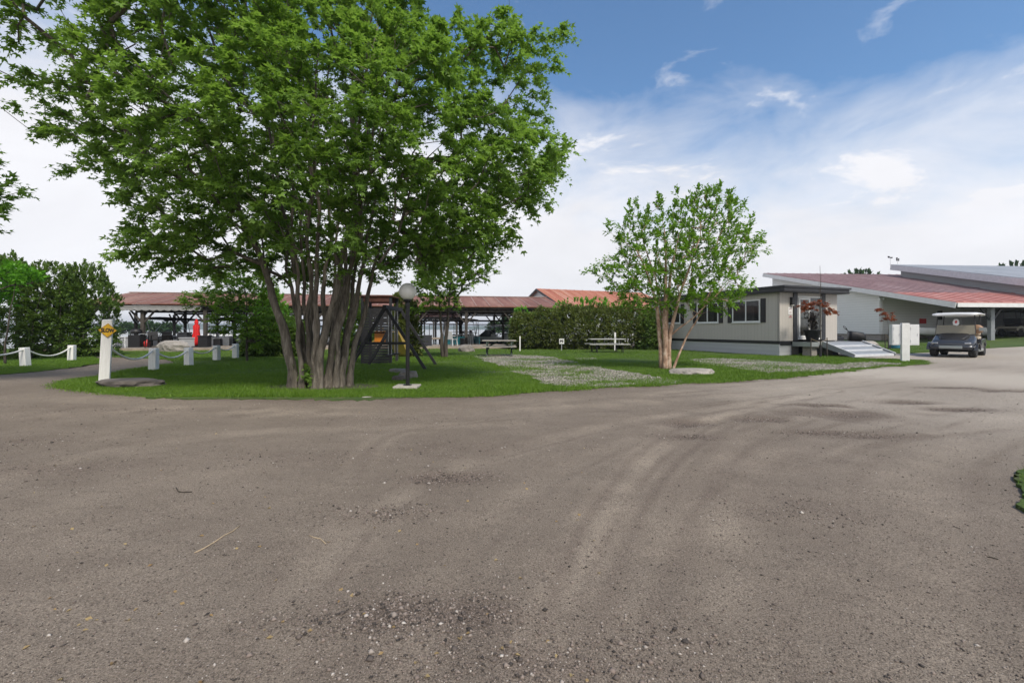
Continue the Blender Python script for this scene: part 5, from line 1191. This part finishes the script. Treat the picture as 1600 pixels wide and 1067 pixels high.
# ---------------------------------------------------------------- golf carts
def golf_cart(label, loc, rz, body, roofm, seatm, panel=True, lower='cart_silver', tray=True, deco=True):
    r = thing('golf_cart', label, 'golf cart', loc, rz, 'golf carts')
    # front is -y
    secs = []
    for y_, w_, zt_, zb_ in ((-1.24, .38, .50, .34), (-1.20, .50, .60, .30), (-1.08, .56, .68, .30), (-.9, .57, .75, .36), (-.72, .57, .84, .40), (-.58, .56, .92, .36), (-.52, .54, .95, .34)):
        secs.append([(-w_, y_, zb_), (-w_, y_, zt_-.14), (-w_*.86, y_, zt_-.03), (-w_*.4, y_, zt_+.02), (w_*.4, y_, zt_+.02), (w_*.86, y_, zt_-.03), (w_, y_, zt_-.14), (w_, y_, zb_)])
    MB().loft(secs).build('front_cowl', body, r, True)
    MB().loft([[(-w_, y_, z_), (-w_*.8, y_, z_+.03), (w_*.8, y_, z_+.03), (w_, y_, z_)] for y_, w_, z_ in ((-1.06, .30, .70), (-.92, .36, .762), (-.74, .40, .85), (-.60, .40, .925))]).build('hood_insert', M['black'], r, True)
    MB().loft([[(-w_, y_, .34), (-w_, y_, .47), (w_, y_, .47), (w_, y_, .34)] for y_, w_ in ((-1.30, .40), (-1.24, .53), (-1.12, .60))]).build('front_bumper', body, r, True)
    MB().bb(-.30, .30, -1.322, -1.304, .35, .46).build('number_panel', M['cart_silver'], r, bevel=.02)
    for s in (-1, 1):
        MB().box((s*.42, -1.205, .56), (.17, .04, .07)).build('headlight', M['chrome'], r, bevel=.02)
        q = [];  # front fender arch
        for a in np.linspace(.15, math.pi-.15, 9): q.append((s*.56, -.83-.33*math.cos(a), .24+.33*math.sin(a)))
        b = MB()
        for a, c in zip(q[:-1], q[1:]): b.beam(a, c, .20, .035)
        b.build('front_fender', body, r)
    MB().bb(-.58, .58, -.60, .35, .24, .31).build('floor', M['black'], r); 
    for s in (-1, 1): MB().bb(s*.60-.03, s*.60+.03, -.55, .30, .23, .34).build('side_sill', M[lower], r, bevel=.015)
    for s in (-1, 1):
        MB().prism([(s*.60, .02, .32), (s*.60, .12, .70), (s*.60, .9, .74), (s*.60, 1.16, .66), (s*.60, 1.20, .42), (s*.60, 1.08, .40), (s*.60, 1.02, .52), (s*.60, .82, .60), (s*.60, .62, .52), (s*.60, .54, .34)], (-s*.05, 0, 0)).build('rear_side', M[lower] if not panel else body, r, bevel=.012)
    MB().bb(-.549, .549, .10, .55, .31, .66).bb(-.549, .549, .55, 1.15, .55, .70).build('rear_body', body, r, bevel=.02)
    MB().bb(-.54, .54, .02, .56, .704, .84).build('seat', seatm, r, bevel=.04); 
    MB().box((0, .60, 1.06), (1.04, .13, .40), M=Matrix.Rotation(-.16, 3, 'X')).build('backrest', seatm, r, bevel=.05)
    if deco: MB().lathe([(.0, -.13), (.14, -.13), (.185, -.10), (.19, .10), (.15, .15), (.0, .15)], 22, (.44, .30, 1.13), 'Y').build('round_cushion', M['tan_vinyl'], r, True)
    for s in (-1, 1):
        MB().path([(s*.52, -.52, .92), (s*.50, -.42, 1.32), (s*.48, -.35, 1.74)], .018, 6).build('front_strut', M['black'], r); MB().path([(s*.53, .66, .70), (s*.50, .70, 1.3), (s*.48, .72, 1.74)], .018, 6).build('rear_strut', M['black'], r)
    secs = []
    for y_, k_, z_ in ((-.72, .80, 1.73), (-.69, .97, 1.75), (-.55, 1.02, 1.775), (.1, 1.03, 1.79), (.85, 1.02, 1.775), (1.0, .95, 1.75), (1.03, .80, 1.73)):
        w_ = .60*k_; secs.append([(-w_, y_, z_-.045), (-w_*.98, y_, z_+.0), (-w_*.8, y_, z_+.035), (0, y_, z_+.05), (w_*.8, y_, z_+.035), (w_*.98, y_, z_+.0), (w_, y_, z_-.045), (w_*.9, y_, z_-.055), (-w_*.9, y_, z_-.055)])
    MB().loft(secs).build('canopy', roofm, r, True)
    MB().prism([(-.52, -.535, .93), (.52, -.535, .93), (.50, -.44, 1.30), (-.50, -.44, 1.30)], (0, .012, 0)).build('windshield', M['plexi'], r)
    wst = MB().path([(-.28, -.50, .9), (-.28, -.12, 1.05)], .022, 6).build('steering_column', M['black'], r)
    b = MB(); ring_ = [(-.28+.17*math.cos(a), -.10+.06*math.sin(a), 1.06+.16*math.sin(a)) for a in np.linspace(0, 2*math.pi, 19)]; b.path(ring_, .014, 6, False).build('steering_wheel', M['black'], r)
    MB().bb(-.5, .5, -.56, -.42, .86, .93).build('dashboard', M['black'], r, bevel=.02)
    if tray:
        MB().bb(.60, .78, -.42, -.36, 1.06, 1.20).bb(.53, .60, -.40, -.38, 1.12, 1.14).build('mirror', M['cart_silver'], r)
        b = MB(); b.path([(-.45, .75, .72), (-.45, 1.15, .74), (.45, 1.15, .74), (.45, .75, .72)], .018, 6); b.path([(-.45, .8, 1.1), (-.45, 1.12, 1.05), (.45, 1.12, 1.05), (.45, .8, 1.1)], .018, 6); b.build('bag_rack', M['black'], r)
    for s in (-1, 1):
        for y_ in (-.83, .83):
            w = MB().lathe([(.13, -.095), (.20, -.10), (.228, -.085), (.235, -.05), (.235, .05), (.228, .085), (.20, .10), (.13, .095)], 26, axis='X').build('wheel', M['rubber'], r, True); w.location = (s*.50, y_, .235)
            MB().lathe([(.0, .06*s), (.05, .075*s), (.06, .05*s), (.11, .05*s), (.128, .085*s), (.132, .0), (.0, .0)], 18, axis='X').build('rim', M['chrome'], w, True)
    MB().path([(-.45, -.83, .235), (.45, -.83, .235)], .03, 6).path([(-.45, .83, .235), (.45, .83, .235)], .05, 6).bb(-.12, .12, .7, .96, .16, .36).bb(-.2, .2, -.9, .5, .2, .25).build('chassis', M['black'], r)
    if deco:
        b = MB().prism([(.03, 0, -.13), (.09, 0, -.04), (.08, 0, .09), (.03, 0, .15), (-.05, 0, .14), (-.09, 0, .03), (-.07, 0, -.09)], (0, -.01, 0)); o = b.build('sticker', M['gel_white'], r); o.location = (.02, -.46, 1.40)
        MB().prism([(.0, -.012, -.05), (.04, -.012, .05), (.0, -.012, .11), (-.035, -.012, .03)], (0, -.003, 0)).build('sticker_mark', M['red_paint'], o)
    return r
cx_, cy_ = 19.25, 19.65
golf_cart('dark grey golf cart with white canopy parked beside the lane', (cx_, cy_, gzf(cx_)), math.atan2(-.80, .60), M['cart_grey'], M['gel_white'], M['beige_vinyl']).scale = (1.18, 1.1, 1.02)
golf_cart('golf cart with black canopy parked under the red roofed porch', (35.4, 31.7, gzf(35)), R(99), M['cart_beige'], M['canvas_black'], M['black'], False, 'cart_beige', False, False)
def mower():
    r = thing('ride_on_mower', 'black ride on mower standing behind the right corner of the mobile home', 'mower', (19.15, 26.2, gzf(19.1)), R(70))
    MB().loft([[(-w, y, .45), (-w, y, h-.1), (-w*.7, y, h), (w*.7, y, h), (w, y, h-.1), (w, y, .45)] for y, w, h in ((-.95, .24, .85), (-.85, .3, .95), (-.3, .32, 1.05), (-.2, .28, 1.05))]).build('hood', M['black'], r, True)
    MB().bb(-.42, .42, -.3, .75, .38, .46).bb(-.45, -.25, .15, .85, .46, .72).bb(.25, .45, .15, .85, .46, .72).build('body', M['cart_grey'], r, bevel=.03)
    MB().bb(-.24, .24, .2, .6, .72, .82).box((0, .66, 1.05), (.46, .1, .5)).build('seat', M['black'], r, bevel=.03)
    MB().path([(0, -.25, .95), (0, -.05, 1.2)], .02, 6).path([(.17*math.cos(a), -.03+.08*math.sin(a), 1.22+.12*math.sin(a)) for a in np.linspace(0, 6.28, 15)], .014, 5, False).build('steering_wheel', M['black'], r)
    MB().bb(-.5, .5, -.3, .2, .12, .26).build('mower_deck', M['gel_white'], r, bevel=.03)
    for s in (-1, 1):
        for y_, q in ((-.7, .2), (.5, .27)):
            w = MB().lathe([(.08, -.08), (q*.9, -.09), (q, -.05), (q, .05), (q*.9, .09), (.08, .08)], 22, axis='X').build('wheel', M['rubber'], r, True); w.location = (s*.42, y_, q)
            MB().lathe([(0, .06*s), (.09, .07*s), (.10, .0)], 14, axis='X').build('rim', M['gel_white'], w, True)
mower()

# ---------------------------------------------------------------- storage buildings on the right
R1 = P(1193, 428.5, 47.2); R3 = P(1495, 474.5, 28.4); ed = Vector((1, .085, 0)).normalized(); dn = (R3-R1)
def on_roof(x, y):  # height of the roof plane over plan point
    nrm = dn.cross(ed); return R1.z-(nrm.x*(x-R1.x)+nrm.y*(y-R1.y))/nrm.z
r = thing('storage_building', 'large white sided storage building with low rusty red roof and open porch', 'building', (28, 34.5, 0))
def L_(p): return Vector(p)-Vector((28, 34.5, 0))
t_split = .77; Rm = R1.lerp(R3, t_split); LR = 27
up = Vector((0, 0, .12))
rf = MB().add([L_(v) for v in (R1, Rm, Rm+ed*LR, R1+ed*LR)]+[L_(v+up) for v in (R1, Rm, Rm+ed*LR, R1+ed*LR)], [(0, 1, 2, 3), (4, 7, 6, 5), (0, 4, 5, 1), (3, 2, 6, 7), (0, 3, 7, 4), (1, 5, 6, 2)]).build('roof', M['faded_roof'], r)
rp = MB().add([L_(v) for v in (Rm, R3, R3+ed*LR, Rm+ed*LR)]+[L_(v+up) for v in (Rm, R3, R3+ed*LR, Rm+ed*LR)], [(0, 1, 2, 3), (4, 7, 6, 5), (0, 4, 5, 1), (3, 2, 6, 7), (0, 3, 7, 4), (1, 5, 6, 2)]).build('porch_roof', M['pink_roof'], r)
def seams(part, a, b, n, mat):
    sm = MB()
    for k in range(n):
        o = ed*(k*.9+.45); sm.beam(L_(a+o+up+Vector((0, 0, .02))), L_(b+o+up+Vector((0, 0, .02))), .05, .035)
    sm.build('roof_seams', mat, part)
M['seam_dull'] = simple('seam_dull', (.33, .24, .24), .6, .3, 3); seams(rf, R1, Rm, 29, M['seam_dull']); seams(rp, Rm, R3, 29, M['pink_roof'])
off = Vector((-.03, 0, -.10)); MB().beam(L_(R1+off+ed*-.04), L_(R3+off+ed*-.04), .06, .34).build('rake_board', M['gel_white'], r)
MB().beam(L_(R3+Vector((0, -.05, -.08))), L_(R3+ed*LR+Vector((0, -.05, -.08))), .06, .26).build('eave_board', M['gel_white'], r)
A = Vector((28.0, 34.5, 0)); Bp = Vector((P(1209, 0, 46.8).x, 46.8, 0))
def wall(a, b, z0, mat, name, th=.15, skip=None, n=24):
    d = (b-a).normalized(); nn = Vector((d.y, -d.x, 0))*th; bot = []; top = []
    for i in range(n+1):
        p = a.lerp(b, i/n); bot.append((p.x, p.y, z0)); top.append((p.x, p.y, on_roof(p.x, p.y)-.12))
    b_ = MB(); m_ = n+1; vs = [L_(v) for v in bot+top]; vs += [v-nn for v in vs]
    fs = []
    for i in range(n): fs += [(i, i+1, m_+i+1, m_+i), (2*m_+i, 3*m_+i, 3*m_+i+1, 2*m_+i+1)]
    fs += [(0, m_, 3*m_, 2*m_), (n, 2*m_+n, 3*m_+n, m_+n)]; b_.add(vs, fs); return b_.build(name, mat, r)
zf = .86
wall(A, Bp, zf, M['white_siding'], 'side_wall'); Cq = A+ed*22
wall(A+ed*.02, Cq, zf, M['white_siding'], 'front_wall')
MB().bb(-.05, .10, -.06, .12, zf, on_roof(28, 34.5)-.14).build('corner_trim', M['gel_white'], r)
fd = MB().beam(L_(A+Vector((.02, .0, .42))), L_(Bp+Vector((.02, 0, .42))), .12, .86).beam(L_(A+ed*.1+Vector((0, .05, .42))), L_(Cq+Vector((0, .05, .42))), .12, .86).build('foundation', M['block'], r)
for k in range(3):
    pb = Vector((30.9+k*6.2, 29.35+k*.53, 0)); g_ = gzf(pb.x)
    q = MB().bb(-.12, .12, -.12, .12, g_-.1, on_roof(pb.x, pb.y)-.32)
    for v in range(len(q.v)): q.v[v] = tuple(Vector(q.v[v])+L_(pb))
    o = q.build('porch_post', M['porch_grey'], r); zt_ = on_roof(pb.x, pb.y)-.36; bq = MB()
    for s in (-1, 1): bq.beam(L_(pb+Vector((s*.1, 0, zt_-.75))), L_(pb+Vector((s*.75, s*.06, zt_))), .1, .12)
    bq.build('brace', M['trim_dark'], o)
MB().beam(L_(Vector((28.0, 29.1, on_roof(28, 29.1)-.25))), L_(Vector((45, 30.55, on_roof(45, 30.55)-.25))), .14, .26).build('porch_beam', M['trim_dark'], r)
pr = MB()
for k in range(14):
    o = ed*(k*1.2+.5); pr.beam(L_(R3+o+Vector((0, .1, -.12))), L_(Vector((A.x+o.x, A.y+o.y, on_roof(A.x+o.x, A.y+o.y)-.12))), .06, .16)
pr.build('rafters', M['grey_board'], r)
# details on the front wall: pale double door panels, dark sign, light, window
def onwall(k, z, w, h, d=.05, nm='panel', mat=None, par=None):
    c = A+ed*k+Vector((.085, -1, 0)).normalized()*(.01+d/2); return MB().box(L_((c.x, c.y, z)), (w, d, h), math.atan2(.085, 1)).build(nm, mat or M['gel_white'], par or r)
onwall(3.4, 1.85, .55, .38, .03, 'red_notice', M['red_paint']); onwall(4.8, 2.3, .4, .7, .05, 'window', M['glass']); onwall(7.1, 1.75, 1.05, 2.1, .06, 'door', M['gel_white'])
o = onwall(9.4, 1.75, 1.2, 2.2, .05, 'metal_panel', M['alu']); onwall(11.2, 1.75, 1.4, 2.4, .05, 'metal_panel', M['gel_white']); onwall(13.4, 1.75, 1.6, 2.4, .05, 'metal_panel', M['alu'])
fl = MB(); fl.box(L_((27.7, 34.2, 3.45)), (.16, .16, .16)).box(L_((27.55, 34.05, 3.5)), (.14, .1, .1)).box(L_((27.8, 33.98, 3.5)), (.14, .1, .1)); fl.build('flood_lamp', M['gel_white'], r)
# white bench like trailer frame in front of the wall
x0_ = 31.8; r2 = thing('skiff', 'low white skiff lying on blocks under the porch', 'boat', (31.2, 32.2, gzf(31)+.22), R(86)); MB().loft(hullsecs(4.6, 1.3, .5)).build('hull', M['gel_white'], r2, True); MB().bb(-.5, .5, -1.5, -1.3, -.24, .12).bb(-.5, .5, 1.1, 1.3, -.24, .2).build('blocks', M['dark_wood'], r2)
x, y, z = G(1393, 545); x, y = (1398-CX)/FPX*25.5, 25.5; r3 = thing('blue_barrel', 'blue plastic barrel beside the orange leaved sapling', 'barrel', (x, y, gzf(x))); MB().lathe([(.26, 0), (.29, .1), (.28, .3), (.3, .32), (.28, .34), (.28, .6), (.3, .62), (.28, .64), (.28, .82), (.24, .88)], 20).build('drum', M['blue_plastic'], r3, True); MB().lathe([(.0, .895), (.22, .89), (.225, .882)], 20).build('lid', M['black'], r3, True)

# grey building behind
Q1 = P(1392, 415.5, 46.5); Q2 = P(1600, 437.5, 31.8)
r = thing('grey_warehouse', 'grey metal roofed warehouse rising behind the rusty red roof', 'building', (Q1.x, Q1.y, 0)); OQ = Vector((Q1.x, Q1.y, 0))
sd_ = Vector((1, .085, 0)).normalized(); dd = Q2-Q1; Q3 = Q1+dd*1.15
MB().add([v-OQ for v in (Q1, Q3, Q3+sd_*20, Q1+sd_*20)]+[v-OQ+Vector((0, 0, .14)) for v in (Q1, Q3, Q3+sd_*20, Q1+sd_*20)], [(0, 1, 2, 3), (4, 7, 6, 5), (0, 4, 5, 1), (3, 2, 6, 7), (0, 3, 7, 4), (1, 5, 6, 2)]).build('roof', M['grey_roof'], r)
MB().beam(Q1-OQ+Vector((-.03, 0, -.16)), Q3-OQ+Vector((-.03, 0, -.16)), .06, .5).build('rake_board', M['porch_pale'], r)
b = MB(); a0 = Q1+Vector((.72, 0, 0))+dd*.03; a1 = Q3+Vector((.72, 0, 0)); nrm = Vector((.15, 0, 0))
b.add([v-OQ for v in (Vector((a0.x, a0.y, 0)), Vector((a1.x, a1.y, 0)), a1-Vector((0, 0, .15)), a0-Vector((0, 0, .15)))]+[v-OQ+nrm for v in (Vector((a0.x, a0.y, 0)), Vector((a1.x, a1.y, 0)), a1-Vector((0, 0, .15)), a0-Vector((0, 0, .15)))], [(0, 1, 2, 3), (4, 7, 6, 5), (0, 4, 5, 1), (3, 2, 6, 7), (0, 3, 7, 4), (1, 5, 6, 2)]).build('side_wall', M['grey_siding'], r)
wv = thing('weather_vane', 'dark wind gauge with cups and small tail on the warehouse roof peak', 'weather vane', P(1391, 415, 46.4))
MB().path([(0, 0, 0), (0, 0, .75)], .02, 6).path([(.75, 0, -.02), (.75, 0, .6)], .015, 6).build('mast', M['alu'], wv)
MB().box((0, 0, .82), (.42, .05, .08)).box((-.16, 0, .88), (.16, .05, .16)).box((.13, 0, .80), (.12, .12, .12)).build('vane', M['black'], wv)
MB().box((.68, 0, .65), (.09, .09, .34)).box((.86, 0, .6), (.07, .07, .26)).build('cups', M['black'], wv)

# ---------------------------------------------------------------- litter on the road
def twig(label, pix, rad, mat='straw'):
    pts = [G(*p) for p in pix]; pts = [(x, y, float(hsample(np.array([x]), np.array([y]))[0])+rad*1.2) for x, y, _ in pts]
    o = MB().path(pts, rad, 6).build('twig', M[mat], None, True, fix=False); tag(o, label, 'twig', 'bare twigs on the road')
twig('long straight pale twig lying on the road at left', [(304, 863), (318, 856), (334, 846), (350, 835), (364, 828), (376, 818)], .0035)
twig('small curved pale twig right of the long one', [(483, 836), (492, 839), (500, 840), (505, 844), (509, 848)], .0028)
twig('short dark curved twig beyond the long pale one', [(275, 762), (279, 768), (286, 769), (300, 768)], .004, 'dark_bark')
twig('short dark twig near the right side of the road', [(1543, 872), (1550, 873), (1560, 876)], .003, 'dark_bark')
n = 130; y = 1/rng.uniform(1/9., 1/1.5, n); x = rng.uniform(-1.2, .2, n)*y; k = ~inpoly(x, y, LA); x, y = x[k], y[k]; n = len(x); z = hsample(x, y)+.004
a_ = rng.uniform(0, 6.28, n); o = leaves('fallen_leaves', np.stack([x, y, z], -1), np.stack([np.cos(a_), np.sin(a_), 0*a_], -1), np.stack([rng.normal(0, .15, n), rng.normal(0, .15, n), np.ones(n)], -1), rng.uniform(.015, .04, n), M['dead_leaf'], None)
tag(o, 'small dry leaves and seed wings strewn over the road', 'leaves', kind='stuff')

# ---------------------------------------------------------------- the air over the lake
hz_m = bpy.data.materials.new('haze'); hz_m.use_nodes = True; t = hz_m.node_tree; t.nodes.clear()
o_ = t.nodes.new('ShaderNodeOutputMaterial'); pv = t.nodes.new('ShaderNodeVolumePrincipled'); pv.inputs['Color'].default_value = (.82, .90, 1, 1); pv.inputs['Density'].default_value = .0004; pv.inputs['Anisotropy'].default_value = .2
t.links.new(pv.outputs[0], o_.inputs['Volume'])
hb = MB().bb(-3050, 3050, -110, 5050, -3.2, 42).build('haze', hz_m); tag(hb, kind='stuff')
